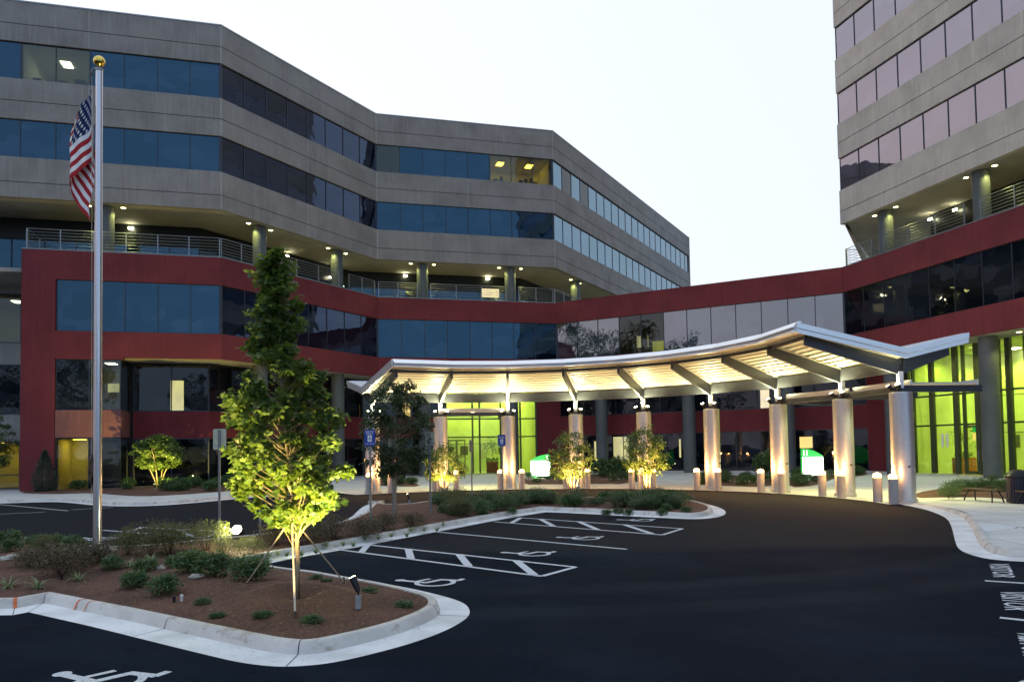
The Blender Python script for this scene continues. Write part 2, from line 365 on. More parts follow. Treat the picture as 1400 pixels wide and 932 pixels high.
mt, n, b = nodes('road_paint'); p = geo_pos(n); g = noise(n, p, 60, 4)
n.links.new(ramp(n, g, [(.33, (.10,.11,.12)), (.42, (.62,.64,.66)), (.8, (.82,.83,.84))]), b.inputs['Base Color']); setp(b, rough=.7); M['paint'] = mt

# ------------------------------------------------------------------ ground sheets
m_ = MB(); m_.quad((-900,-900,0), (900,-900,0), (900,900,0), (-900,900,0)); structure(m_.build('asphalt_road', M['asphalt']))

def chaikin(pts, it=2, closed=True, keep=()):
    pts = [V2(p[0], p[1]) for p in pts]; keep = set(keep)
    for _ in range(it):
        out = []; nk = set(); n = len(pts)
        for i in range(n):
            if not closed and i in (0, n-1): out.append(pts[i]); nk.add(len(out)-1) if i in keep else None; continue
            if i in keep: nk.add(len(out)); out.append(pts[i]); continue
            a, p_, c_ = pts[i-1], pts[i], pts[(i+1) % n]
            out.append(p_.lerp(a, .25)); out.append(p_.lerp(c_, .25))
        pts = out; keep = nk
    return pts
def sheet(name, pts, z, mat, step=None, zf=None, parent=None):
    bm = bmesh.new(); vs = [bm.verts.new((p[0], p[1], z)) for p in pts]
    f = bm.faces.new(vs); bm.normal_update()
    if f.normal.z < 0: bmesh.ops.reverse_faces(bm, faces=[f])
    if step:
        x0 = min(p[0] for p in pts); x1 = max(p[0] for p in pts); y0 = min(p[1] for p in pts); y1 = max(p[1] for p in pts)
        x = x0 + step
        while x < x1:
            bmesh.ops.bisect_plane(bm, geom=bm.verts[:]+bm.edges[:]+bm.faces[:], plane_co=(x,0,0), plane_no=(1,0,0)); x += step
        y = y0 + step
        while y < y1:
            bmesh.ops.bisect_plane(bm, geom=bm.verts[:]+bm.edges[:]+bm.faces[:], plane_co=(0,y,0), plane_no=(0,1,0)); y += step
        for v in bm.verts: v.co.z = zf(v.co.x, v.co.y)
    bmesh.ops.triangulate(bm, faces=[f for f in bm.faces if len(f.verts) > 4])
    me = bpy.data.meshes.new(name); bm.to_mesh(me); bm.free(); me.materials.append(mat)
    if step: finish(me, True)
    return link(name, me, parent)
def offset_path(pts, d, closed=True):
    n = len(pts); out = []
    for i in range(n):
        if closed: a, c_ = pts[i-1], pts[(i+1) % n]
        else: a, c_ = pts[max(0, i-1)], pts[min(n-1, i+1)]
        p_ = pts[i]; e1 = (p_-a) if (p_-a).length > 1e-6 else (c_-p_); e2 = (c_-p_) if (c_-p_).length > 1e-6 else e1
        n1 = V2(-e1.y, e1.x).normalized(); n2 = V2(-e2.y, e2.x).normalized(); mm = (n1+n2)
        if mm.length < 1e-4: mm = n1
        mm.normalize(); k = max(.5, mm.dot(n1)); out.append(p_ + mm*(d/k))
    return out
def kerb(name, pts, closed=True, side=1, gutter=.42, z1=.15, zf=None):
    # side 1: the raised part lies to the left of the path
    prof = [(0, .004, 1), (gutter, .018, 1), (gutter+.035, z1-.03, 0), (gutter+.07, z1, 0), (gutter+.17, z1, 0), (gutter+.17, z1-.14, 0)]
    rings = [offset_path(pts, side*o, closed) for o, _, _ in prof]
    mb = MB(); n = len(pts); k = len(prof)
    for i in range(n):
        for j, (o, z, _) in enumerate(prof):
            zz = z
            if zf and z > .02: zz = .018 + (z-.018)*zf(i/(n-1))
            mb.v.append((rings[j][i].x, rings[j][i].y, zz))
    for i in range(n if closed else n-1):
        i2 = (i+1) % n
        for j in range(k-1):
            q = (i*k+j, i2*k+j, i2*k+j+1, i*k+j+1)
            mb.face(q if side == 1 else q[::-1], 0 if prof[j+1][2] else 1)
    o = mb.build(name, [M['gutter'], M['kerb']], autosmooth=40); structure(o)
    # tooled contraction joints: thin dark strips across the kerb, 3 mm proud
    jb = MB(); acc = 0; nxt = 1.5
    for i in range(1, n):
        acc += (pts[i]-pts[i-1]).length
        if acc > nxt and (not zf or zf(i/(n-1)) > .9):
            nxt += 3.05; t = (pts[i]-pts[i-1]).normalized()*.006
            for j in range(k-2):
                a = rings[j][i]; b_ = rings[j+1][i]; za, zb = prof[j][1]+.003, prof[j+1][1]+.003
                nrm = (b_-a).normalized()*(-.003) if j == 1 else V2(0, 0)
                jb.quad((*(a-t+nrm), za), (*(a+t+nrm), za), (*(b_+t+nrm), zb), (*(b_-t+nrm), zb))
    if jb.v: jb.build('joint', M['groove'], o)
    return rings[-1]
def gp(l, z=0): return [G(x, y, z).xy for x, y in l]
def dist_poly(x, y, pts):
    best = 1e9; p = V2(x, y); n = len(pts)
    for i in range(n):
        a = pts[i]; b_ = pts[(i+1) % n]; ab = b_-a; t = max(0, min(1, (p-a).dot(ab)/max(ab.length_squared, 1e-9)))
        best = min(best, (p-(a+ab*t)).length)
    return best

# island in the foreground and the long strip behind it (one continuous kerb)
near = [(0,844),(39,836.5),(80,846),(125,856),(219,879.6),(290,897),(330,906),(372,911),(403,911),(440,908),(475,902),(530,888.5),(566,878),(600,866),(626,853.5),(643,841),(641,829),(628,821),(602,813.5),(575,807),(540,800),(500,793.5),(460,786),(419,781.6),(390,777),(364,771),(400,763),(466,752),(544,737),(632,720),(700,707),(747,699.8),(800,702),(850,705),(910,708),(955,710),(985,706.5),(994,701),(988,695),(972,690),(951,686),(900,683),(820,682),(760,683),(680,684),(620,685),(575,688),(545,693),(530,690),(515,687),(500,690),(490,697),(480,708),(440,722),(380,730),(320,738),(260,743),(200,750),(150,751),(100,746),(60,738),(20,733),(-60,734)]
isl = gp(near)
far_left = [V2(-36, 21.5), V2(-36, 13.0)]
isl = isl + far_left
keepi = [1, 25, 31]
isl_s = chaikin(isl, 2, True, keepi)
area = sum(isl_s[i].x*isl_s[(i+1) % len(isl_s)].y - isl_s[(i+1) % len(isl_s)].x*isl_s[i].y for i in range(len(isl_s)))
inner = kerb('island_kerb', isl_s, True, 1 if area > 0 else -1)
TREE = G(403, 822, .2).xy
def mulch_z(x, y):
    d = dist_poly(x, y, inner)
    z = .13 + .10*min(1, d/1.6) + .035*math.sin(x*1.9+y*.7)*math.sin(y*1.6-x*.4)*min(1, d)
    z += .012*math.sin(x*9.1+y*3)*math.sin(y*8.3+1)*min(1, d*3)
    q = math.hypot(x-TREE.x, y-TREE.y); z += .13*math.exp(-((q-.55)/.38)**2) * min(1, d/.7)
    return z
inner_c = []
for p_ in inner:
    if not inner_c or (p_-inner_c[-1]).length > .06: inner_c.append(p_)
mul = structure(sheet('mulch_bed', inner_c, .13, M['mulch'], .22, mulch_z))
def inside(x, y, pts):
    c_ = False; n = len(pts); j = n-1
    for i in range(n):
        if (pts[i].y > y) != (pts[j].y > y) and x < (pts[j].x-pts[i].x)*(y-pts[i].y)/(pts[j].y-pts[i].y)+pts[i].x: c_ = not c_
        j = i
    return c_
# loose pine straw over the near mulch
rng = random.Random(3); mb = MB()
cnt = 0
while cnt < 26000:
    x = rng.uniform(-12, .2); y = 7.5 + 14*rng.random()**1.9
    if not inside(x, y, inner_c): continue
    cnt += 1
    z = mulch_z(x, y)+rng.uniform(0, .012); a = rng.uniform(0, 6.28); l = rng.uniform(.03, .085); w_ = .0016; s_ = rng.uniform(-.25, .35)*l
    dx, dy = math.cos(a)*l/2, math.sin(a)*l/2; nx, ny = -math.sin(a)*w_, math.cos(a)*w_
    n0 = len(mb.v); mb.v += [(x-dx-nx, y-dy-ny, z), (x-dx+nx, y-dy+ny, z), (x+dx+nx, y+dy+ny, z+abs(s_)+.004), (x+dx-nx, y+dy-ny, z+abs(s_)+.004)]
    mb.face((n0, n0+1, n0+2, n0+3))
mt, n, b = nodes('pine_straw'); gg = n.nodes.new('ShaderNodeNewGeometry')
n.links.new(ramp(n, gg.outputs['Random Per Island'], [(0, (.08,.034,.022)), (.5, (.24,.115,.068)), (1, (.48,.29,.18))]), b.inputs['Base Color']); setp(b, rough=.9); M['straw'] = mt
ps = mb.build('pine_straw', M['straw']); tag(ps, 'loose brown pine straw scattered over the near kerbed island', 'pine straw'); ps['kind'] = 'stuff'

# pavement in front of the buildings: kerbed on the left, flush at the drop-off, kerbed on the right
leftk = gp([(-160,689),(-60,688.5),(0,688),(74,685.4),(100,687.5),(129,690.6),(165,692),(200,691.5),(240,689.5),(300,684),(340,680),(400,677),(455,674.5)])
arc = [P(14.05, a) for a in range(-36, 94, 3)]
rightk = gp([(1231,689.5),(1248,692.5),(1266,696.4),(1282,702),(1296,709),(1302,722),(1305,737),(1310,751),(1329,759),(1354,764.7),(1400,767.8),(1500,771),(1640,776)])
leftk = [p_ for p_ in leftk if p_.x < arc[0].x-.4]
lk = chaikin(leftk, 2, False); rk = chaikin(rightk, 2, False)
li = kerb('left_kerb', lk, False, 1, gutter=.30, zf=lambda t: 1 if t < .8 else max(0.05, (1-t)/.2))
ri = kerb('right_kerb', rk, False, 1, gutter=.45, z1=.14, zf=lambda t: min(1, .12+t*2.4))
def plaza_z(x, y):
    z = .024
    if x < arc[0].x: z = .024 + .115*min(1, (arc[0].x-x)/4)
    if y < 28.2 and x > 12: z = .024 + .105*min(1, (28.2-y)/4.5)
    return z
outline = li + arc + ri + [V2(34, 12), V2(60, 12), V2(60, 40), V2(45, 80), V2(-2, 90), V2(-50, 80), V2(-50, 30)]
oc = []
for p_ in outline:
    if not oc or (p_-oc[-1]).length > .05: oc.append(p_)
structure(sheet('paving', oc, .02, M['paving'], 1.0, plaza_z))

# planting beds on the paving
def bed(px, name='mulch_bed', z=.03, lift=.07, extra=()):
    pts = gp(px, .1) + [V2(*e) for e in extra]; pts = chaikin(pts, 1, True)
    def zf(x, y): return plaza_z(x, y) + .006 + lift*min(1, dist_poly(x, y, pts)/.35)
    structure(sheet(name, pts, z, M['mulch'], .45, zf)); return pts
beds = {}
beds['left'] = bed([(24,674.5),(69,676.5),(127,674.5),(160,677.5),(194,679.5),(240,677.5),(300,673),(345,669.5)], extra=[tuple(BC - dB*8 + V2(-dB.y, dB.x)*2.6), tuple(AB + dA*.3 + V2(-dB.y, dB.x)*2.7), tuple(AB - dA*11.8)])
beds['mid_left'] = bed([(500,661.5),(540,663),(577,663.5),(566,658),(548,654),(505,654)])
beds['sign_one'] = bed([(712,661),(760,660),(830,659.5),(852,660),(905,650.5),(860,648),(760,648),(716,651)])
beds['middle'] = bed([(941,660),(990,662),(1056,664),(1062,655),(1040,649),(965,649)])
beds['sign_two'] = bed([(1076,665),(1116,661.5),(1134,655),(1150,648),(1100,645),(1078,649)])
beds['tower'] = bed([(1152,653),(1190,646.5),(1180,643.5),(1152,645)])
beds['right'] = bed([(1247,678.5),(1300,677),(1345,677),(1385,680),(1400,668),(1392,656),(1330,658),(1290,665),(1252,671)])

# orange survey paint sprayed across the kerb at the left corner
M['orange'] = plain('orange_marking_paint', (.75,.20,.07), .8, var=.4, scale=30)
_cn = G(64, 826, .05).xy; _ki = min(range(len(isl_s)), key=lambda i: (isl_s[i]-_cn).length)
_rng = [offset_path(isl_s, (1 if area > 0 else -1)*o_, True) for o_ in (.40, .455, .49, .585)]
for dk_, w_ in ((-1, .03), (1, .022), (2, .012)):
    mb = MB(); i = _ki+dk_
    for j, (za, zb) in enumerate(((.021, .123), (.123, .154), (.154, .154))):
        a_, b_ = _rng[j][i], _rng[j+1][i]; t_ = (isl_s[i+1]-isl_s[i]).normalized()*w_; ns = (a_-b_).normalized()*.004 if j < 2 else V2(0, 0)
        mb.quad((*(a_-t_*.5+ns), za), (*(a_+t_*1.2+ns), za), (*(b_+t_+ns), zb), (*(b_-t_+ns), zb))
    structure(mb.build('marking_paint', M['orange']))

# far right kerb corner at the bottom of the frame
kp = gp([(1388,934),(1400,929),(1430,926),(1500,924),(1560,980),(1400,990)])
kk = kerb('near_right_kerb', chaikin(kp, 2, True), True, 1 if sum(kp[i].x*kp[(i+1)%6].y-kp[(i+1)%6].x*kp[i].y for i in range(6)) > 0 else -1)
structure(sheet('mulch_bed', [q for i, q in enumerate(kk) if i % 2 == 0], .13, M['mulch']))

# ------------------------------------------------------------------ painted markings
def strip(mb, a, b_, wd, z=.004, ends=True):
    d = (b_-a).normalized(); nn = V2(-d.y, d.x)*wd/2
    mb.quad((*(a-nn), z), (*(b_-nn), z), (*(b_+nn), z), (*(a+nn), z))
W = .11
def stall_line(a, b_, name='stall_line'): mb = MB(); strip(mb, a, b_, W); return structure(mb.build(name, M['paint']))
def hatch(a0, a1, b0, b1, ts, name='access_aisle_marking'):
    mb = MB(); strip(mb, a0, a1, W); strip(mb, b0, b1, W, .0055); strip(mb, a1, b1, W, .007)
    for k, (ta, tb) in enumerate(ts): strip(mb, a0.lerp(a1, ta), b0.lerp(b1, tb), W*1.5, .0085+.001*k)
    return structure(mb.build(name, M['paint']))
g2 = lambda x, y: G(x, y, 0).xy
hatch(g2(463,751), g2(741,787.5), g2(503,744.5), g2(787,775), [(.14,.0),(.42,.235),(.70,.50),(.97,.76)])
stall_line(g2(598,727), g2(857,750.5))
hatch(g2(676,713), g2(906,731), g2(712,707.5), g2(933,722.5), [(.12,.0),(.40,.14),(.66,.40),(.95,.68)])
# drawn line at the far side stalls on the left
stall_line(g2(-20,687.5), g2(93,698)); stall_line(g2(-30,704), g2(62,699.5)); stall_line(g2(97,696.7), g2(155,693.2))
hatch(g2(141,724.5), g2(280,735), g2(190,720.5), g2(300,726), [(.25,.05),(.9,.5)])
hatch(g2(385,725), g2(490,722), g2(400,714), g2(492,712), [(.1,.3),(.5,.8)])
def isa(px, py, size, name='accessible_parking_symbol', flip=0, ang=None):
    dln = g2(787,775)-g2(503,744.5); ang = math.atan2(dln.y, dln.x) + R(90)
    c0 = g2(px, py); mb = MB(); zz = [.004]
    def pt(x, y): x, y = (x-.15)*size, (y-.5)*size; return c0 + V2(x*math.cos(ang)-y*math.sin(ang), x*math.sin(ang)+y*math.cos(ang))
    def st(a, b_, w_): zz[0] += .0006; strip(mb, pt(*a), pt(*b_), w_*size, zz[0])
    k = 14; n0 = len(mb.v)
    mb.v += [(*pt(-.06+.085*math.cos(2*math.pi*i/k), .93+.085*math.sin(2*math.pi*i/k)), .004) for i in range(k)]; mb.face(list(range(n0, n0+k)))
    st((-.055,.86), (.03,.40), .10); st((.0,.63), (.30,.63), .075); st((.0,.42), (.36,.42), .10); st((.34,.455), (.46,.12), .10); st((.44,.13), (.60,.18), .09)
    cx, cy_, r0, r1 = .10, .30, .245, .325; seg = 26
    zz[0] += .0006
    for i in range(seg):
        a0 = R(118 + (232)*i/seg); a1 = R(118 + (232)*(i+1)/seg)
        q = [pt(cx+r*math.cos(a), cy_+r*math.sin(a)) for r, a in ((r0, a0), (r1, a0), (r1, a1), (r0, a1))]
        mb.quad(*[(*x, zz[0]) for x in q])
    return structure(mb.build(name, M['paint']))
isa(586, 794, 1.13); isa(722, 755.5, 1.13); isa(793, 734.5, 1.13); isa(870, 710.3, 1.13)
isa(143, 925, 1.13); isa(137, 735.5, 1.2)
# VISITOR lettering and lines at the right
def word(txt, base0, base1, height, name='visitor_lettering', mat=None, z=.005):
    cu = bpy.data.curves.new(name, 'FONT'); cu.body = txt; cu.resolution_u = 2; cu.offset = .012
    tmp = bpy.data.objects.new(name, cu); C.objects.link(tmp); bpy.context.view_layer.update()
    me = bpy.data.meshes.new_from_object(tmp.evaluated_get(bpy.context.evaluated_depsgraph_get())); bpy.data.objects.remove(tmp)
    me.name = name; xs = [v.co.x for v in me.vertices]; ys = [v.co.y for v in me.vertices]
    x0, x1, y0, y1 = min(xs), max(xs), min(ys), max(ys); d = (base1-base0); L = d.length; d.normalize(); nn = V2(-d.y, d.x)
    for v in me.vertices:
        q = base0 + d*((v.co.x-x0)/(x1-x0)*L) + nn*((v.co.y-y0)/(y1-y0)*height); v.co = (q.x, q.y, z)
    me.materials.clear(); me.materials.append(mat or M['paint']); return me
a0 = g2(1351.5,769.5); a1 = g2(1358,788.5); dd = (a1-a0); hh = (g2(1377,769.6)-a0).length
for bx in ((a0, a1), (g2(1366,807.5), g2(1374,833.5)), (g2(1389,863), g2(1398.5,896))):
    structure(link('visitor_lettering', word('VISITOR', bx[0], bx[1], hh)))
stall_line(g2(1346.5,793.6), g2(1346.5,793.6)+(g2(1400,797)-g2(1346.5,793.6)).normalized()*5)
stall_line(g2(1367,844), g2(1367,844)+(g2(1400,847.5)-g2(1367,844)).normalized()*5)
# ------------------------------------------------------------------ building kit
def inn(D): return V2(-D.y, D.x)
def off(pts, d):
    return offset_path(pts, d, False)
def band(mb, pts, i0, i1, d0, d1, z0, z1, mi=0, shave=0):
    A_ = off(pts, d0); B_ = off(pts, d1)
    for i in range(i0, i1):
        q = [A_[i], A_[i+1], B_[i+1], B_[i]]; mb.poly(q, z0, z1, mi)
def Fm(Pt, D, z=0, d=0):
    """frame on a facade: local x along it, local y into the building"""
    o = Pt + inn(D)*d; return Matrix(((D.x, -D.y, 0, o.x), (D.y, D.x, 0, o.y), (0, 0, 1, z), (0, 0, 0, 1)))
_wp = {}
def window_mesh(w_, h_, glass, sill=.05, mull='mullion', parts=()):
    k = (round(w_, 3), round(h_, 3), glass, mull)
    if k not in _wp:
        f = MB(); t = .045
        f.box(0, t, -.01, .10, 0, h_); f.box(w_-t*.3, w_, -.01, .10, 0, h_); f.box(t, w_-t*.3, -.01, .10, 0, t*.9); f.box(t, w_-t*.3, -.01, .10, h_-t*.9, h_)
        g_ = MB(); g_.box(t*.5, w_-t*.2, .03, .05, t*.5, h_-t*.5)
        _wp[k] = (f.mesh('window', M[mull]), g_.mesh('pane', M[glass]))
    return _wp[k]
def window(parent, Pt, D, s, z, w_, h_, glass='glass', d=.12, name='window', mull='mullion', label=None):
    a, g_ = window_mesh(w_, h_, glass, mull=mull)
    o = link(name, a, parent); o.matrix_basis = Fm(Pt + D*s, D, z, d)
    p_ = link('pane', g_, o)
    if label: o['label'] = label
    return o
def room(parent, Pt, D, s0, s1, z0, z1, depth=3.2, d=.3, wall='white_wall', lampm='ceiling_lamp', nl=1, name='lit_room', extras=None):
    mb = MB(); t = .05
    F_ = Fm(Pt + D*s0, D, 0, d); w_ = s1-s0
    mb.box(0, t, 0, depth, z0, z1, 0, F_); mb.box(w_-t, w_, 0, depth, z0, z1, 0, F_); mb.box(t, w_-t, depth-t, depth, z0, z1, 0, F_)
    mb.box(t, w_-t, .0, depth-t, z1-t, z1, 0, F_); mb.box(t, w_-t, 0, depth-t, z0, z0+t, 1, F_)
    for i in range(nl):
        c_ = w_*(i+.5)/nl; mb.box(c_-.3, c_+.3, depth*.35, depth*.35+.9, z1-t-.03, z1-t-.004, 2, F_)
    if extras: extras(mb, F_, w_)
    return mb.build(name, [M[wall], M['carpet'], M[lampm], M['black'], M['wood']], parent)

rise = {}
Z = dict(roof=32.04, w5t=29.39, w5b=26.92, w4t=24.27, w4b=21.76, bb=19.13, rt=15.78, wrt=13.89, wrb=10.5, rb=8.80, w2t=8.67, w2b=5.33, w1t=3.55)
BAY = 2.0512
A0 = AB - dA*32.82; DB = DE + inn(dB)*22
up_path = [A0, AB, BC, CD, DE]

office = thing('office_building', 'long grey concrete office block with ribbon windows over a red two-storey base, left and centre', 'building', (AB.x, AB.y, 0))
tower = thing('office_tower', 'tall grey concrete office tower rising out of the top right corner', 'building', (T0.x, T0.y, 0))
wing = thing('connecting_wing', 'low red connecting wing with a sky-reflecting window band between block and tower', 'building', ((CD.x+T0.x)/2, (CD.y+T0.y)/2, 0))
_inv = {}
def reparent_fix(root):
    # parts were built in world coordinates: undo the root's own location
    bpy.context.view_layer.update()
    for o in [x for x in C.objects if x.parent == root]: o.matrix_parent_inverse = root.matrix_world.inverted()

# --- grey upper floors of the office block
def concrete_floors(root, path, levels, jobs):
    for (z0, z1, zg) in levels:
        mb = MB()
        band(mb, path, 0, len(path)-1, 0, .40, z0, zg-.025); band(mb, path, 0, len(path)-1, 0, .40, zg+.025, z1)
        band(mb, path, 0, len(path)-1, .03, .38, zg-.025, zg+.025, 1)
        for i in range(len(path)-1):
            D = (path[i+1]-path[i]).normalized(); L = (path[i+1]-path[i]).length
            ks = jobs(i, L)
            for s in ks:
                F_ = Fm(path[i]+D*s, D); mb.box(-.018, .018, -.004, .02, z0+.01, zg-.026, 2, F_); mb.box(-.018, .018, -.004, .02, zg+.026, z1-.01, 2, F_)
        # metal sill flashing
        mb.build('concrete_band', [M['concrete'], M['groove'], M['joint']], root)
def jj(i, L):
    if i == 0: return [L-BAY*4-.05, L-.03, L-BAY*8]
    return [.03]+[BAY*4*k for k in range(1, int(L/(BAY*4))+1) if BAY*4*k < L-.5]+[L-.03]
concrete_floors(office, up_path, [(Z['w5t'], Z['roof'], 30.55), (Z['w4t'], Z['w5b'], 25.46), (Z['bb'], Z['w4b'], 20.12)], jj)
mb = MB(); band(mb, up_path, 0, 4, -.03, .45, Z['roof'], Z['roof']+.09); mb.build('coping', M['rail'], office)
# roof, backs
back = [A0 + inn(dA)*20, AB + inn(dA)*20, BC + inn(dA)*20, DB + dA*0]
_rf = off(up_path, .38); mb = MB(); mb.poly([_rf[0], _rf[1], _rf[2], _rf[3], _rf[4], DB, V2(-10, 105), V2(-45, 75)], Z['roof']-.9, Z['roof']-.6); mb.build('roof', M['roof'], office)
mb = MB()
for a_, b_ in ((DE, DB), (DB, V2(-10, 105)), (V2(-10, 105), V2(-45, 75)), (V2(-45, 75), A0)):
    D = (b_-a_).normalized(); mb.box(.0, (b_-a_).length, 0, .4, 0 if a_ != DE else Z['bb'], Z['roof'], 0, Fm(a_, D))
mb.build('rear_wall', M['concrete'], office)
# core behind the glass so nothing shows through
inner_path = off(up_path, .75)
mb = MB(); band(mb, up_path, 0, 4, .30, .42, Z['w4b']-.3, Z['w4b']-.05); mb.build('floor_edge', M['groove'], office)

lit_upper = {('A', 1): 0}
def ribbon(root, Pt, D, L, z, h_, glass, lit=(), name='window', from_end=False, nbay=None, d=.12, mull='mullion'):
    nb = nbay or round(L/BAY); bw = L/nb
    for i in range(nb):
        window(root, Pt, D, i*bw, z, bw, h_, 'lit_glass' if i in lit else glass, d, name, mull)
    return bw
for zi, (z0, z1) in enumerate(((Z['w5b'], Z['w5t']), (Z['w4b'], Z['w4t']))):
    ribbon(office, A0, dA, 32.82, z0, z1-z0, 'glass', lit=(10, 11) if zi == 0 else (), nbay=16)
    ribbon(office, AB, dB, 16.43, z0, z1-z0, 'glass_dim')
    ribbon(office, BC, dA, 16.41, z0, z1-z0, 'glass', lit=(0, 6, 7, 5) if zi == 0 else ())
    if zi == 0: ribbon(office, CD, dB, 43.3, z0, z1-z0, 'glass_blue', lit=(1, 3), nbay=21)
    else: ribbon(office, CD, dB, 43.3, z0, z1-z0, 'glass_blue', nbay=21)
def desk_stuff(mb, F_, w_):
    rg = random.Random(w_)
    for k in range(int(w_*1.2)):
        x = rg.uniform(.2, w_-.6); mb.box(x, x+rg.uniform(.2, .5), .3, .5, 26.97, 26.97+rg.uniform(.25, .75), 3, F_)
room(office, A0, dA, BAY*10+.1, BAY*12-.1, Z['w5b'], Z['w5t'], 5, nl=1, extras=desk_stuff)
room(office, BC, dA, .15, BAY-.1, Z['w5b'], Z['w5t'], 4, extras=desk_stuff, lampm='carpet')
room(office, BC, dA, BAY*5+.1, BAY*8-.3, Z['w5b'], Z['w5t'], 4, lampm='ceiling_lamp_amber', extras=desk_stuff, nl=2)
room(office, CD, dB, BAY+.1, BAY*7-.1, Z['w5b'], Z['w5t'], 5, nl=4, extras=desk_stuff)
# dark fill behind the remaining upper glass
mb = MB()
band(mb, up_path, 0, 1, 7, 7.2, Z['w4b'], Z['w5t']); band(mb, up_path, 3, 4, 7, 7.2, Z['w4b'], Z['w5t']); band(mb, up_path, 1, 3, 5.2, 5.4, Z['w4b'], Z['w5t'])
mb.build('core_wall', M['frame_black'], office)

# --- open terrace storey
full = [A0, AB, BC, CD, DE]
mb = MB(); band(mb, full, 0, 4, .40, 5.6, Z['bb'], Z['bb']+.25); mb.build('soffit', M['soffit'], office)
mb = MB(); band(mb, full, 0, 4, .42, 5.6, 14.35, 14.6); mb.build('terrace_floor', M['concrete_lt'], office)
def glazed_wall(root, path, i0, i1, d, z0, z1, glass, name, bay=BAY, transoms=(), mull='mullion', mw=.05, trim=(0, 0)):
    q = off(path, d); out = []
    for i in range(i0, i1):
        a_, b_ = q[i], q[i+1]; D = (b_-a_).normalized(); a_ = a_ + D*(trim[0] if i == i0 else 0); b_ = b_ - D*(trim[1] if i == i1-1 else 0)
        L = (b_-a_).length; F_ = Fm(a_, D); g_ = MB(); g_.box(0, L, .04, .07, z0, z1, 0, F_)
        n_ = max(1, round(L/bay)); bw = L/n_; f = MB()
        for k in range(n_+1):
            x = min(max(k*bw, mw/2), L-mw/2); f.box(x-mw/2, x+mw/2, -.05, .10, z0, z1, 0, F_)
        for z in [z0+.04, z1-.04, *transoms]: 
            for k in range(n_):
                x0_ = max(k*bw+mw/2, mw); x1_ = min((k+1)*bw-mw/2, L-mw); f.box(x0_, x1_, -.03, .09, z-mw/2, z+mw/2, 0, F_)
        o = f.build(name, M[mull], root); p_ = g_.build('pane', M[glass], o); out.append(o)
    return out
glazed_wall(office, full, 0, 4, 5.0, 14.6, 17.7, 'glass', 'terrace_window')
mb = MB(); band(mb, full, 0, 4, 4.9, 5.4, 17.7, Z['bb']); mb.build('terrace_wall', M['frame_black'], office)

# --- red base: parapet, window band, spandrel
RL = 12.12
R0 = AB - dA*RL
TL = 57.4
T1 = T0 + dT*TL
red_path = [R0, AB, BC, CD, T0, T1]
M['red_joint'] = plain('red_joint', (.11,.018,.022), .9)
def red_band(root, i0, i1):
    for z0, z1, nm in ((Z['wrt'], Z['rt'], 'parapet'), (Z['rb'], Z['wrb'], 'red_band')):
        mb = MB(); band(mb, red_path, i0, i1, 0, .42, z0, z1, 0)
        for i in range(i0, i1):
            D = (red_path[i+1]-red_path[i]).normalized(); L = (red_path[i+1]-red_path[i]).length
            for k in range(0, min(int(L/(BAY*2))+1, 12)):
                s = k*BAY*2+.04
                if s < L-.1: mb.box(s-.012, s+.012, -.003, .01, z0+.01, z1-.01, 1, Fm(red_path[i], D))
            mb.box(.02, L-.02, -.0025, .01, (z0+z1)/2-.012, (z0+z1)/2+.012, 1, Fm(red_path[i], D)) if nm == 'parapet' else None
        mb.build(nm, [M['red'], M['red_joint']], root)
    mb = MB(); band(mb, red_path, i0, i1, -.02, .44, Z['rt'], Z['rt']+.05); mb.build('coping', M['rail'] if root != wing else M['red'], root)
    mb = MB(); band(mb, red_path, i0, i1, .3, 3.3, Z['rb']-.02, Z['rb']+.15); mb.build('soffit', M['soffit'], root)
red_band(office, 0, 3); red_band(wing, 3, 4); red_band(tower, 4, 5)
# left red pier down to the ground and its wall side
for z0, z1 in ((0, Z['rb']), (Z['wrb'], Z['wrt'])): mb = MB(); mb.box(0, 1.95, 0, .42, z0, z1, 0, Fm(R0, dA)); mb.build('red_pier', M['red'], office)
mb = MB(); mb.box(0, .4, .43, 6, 0, Z['rt']-.01, 0, Fm(R0, dA)); mb.build('red_side_wall', M['red'], office)
mb = MB(); mb.box(1.96, 6.0, .003, .417, Z['rb']-.13, Z['rb']-.003, 0, Fm(R0, dA)); mb.build('red_lintel', M['red'], office)
bw = (RL-2.0)/5
for i in range(5): window(office, R0, dA, 2.0+i*bw, Z['wrb'], bw, Z['wrt']-Z['wrb'], 'glass')
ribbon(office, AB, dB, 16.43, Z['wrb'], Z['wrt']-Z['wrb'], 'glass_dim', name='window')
ribbon(office, BC, dA, 16.41, Z['wrb'], Z['wrt']-Z['wrb'], 'glass', name='window')
lw = 24.58/12
ribbon(wing, CD, dL, 24.58, Z['wrb'], Z['wrt']-Z['wrb'], 'glass_wing', lit=(3, 4), nbay=12)
for k in range(28): window(tower, T0, dT, k*2.05, Z['wrb'], 2.05, Z['wrt']-Z['wrb'], 'glass_black') if k < 9 else None
mb = MB(); mb.box(18.45, TL, .15, .2, Z['wrb'], Z['wrt'], 0, Fm(T0, dT)); mb.build('window_ribbon', M['glass_black'], tower)
room(wing, CD, dL, 3*lw+.1, 4*lw+.0, Z['wrb'], Z['wrt'], 2.2, wall='carpet', lampm='carpet')
room(wing, CD, dL, 4*lw+.1, 5*lw+.0, Z['wrb'], Z['wrt'], 2.2, wall='carpet', lampm='carpet')
def lit_patch(root, Pt, D, s0, s1, z0, z1, d, mat, name='lit_window'):
    mb = MB(); F_ = Fm(Pt, D); mb.box(s0, s1, d, d+.03, z0, z1, 0, F_)
    return mb.build(name, mat, root)
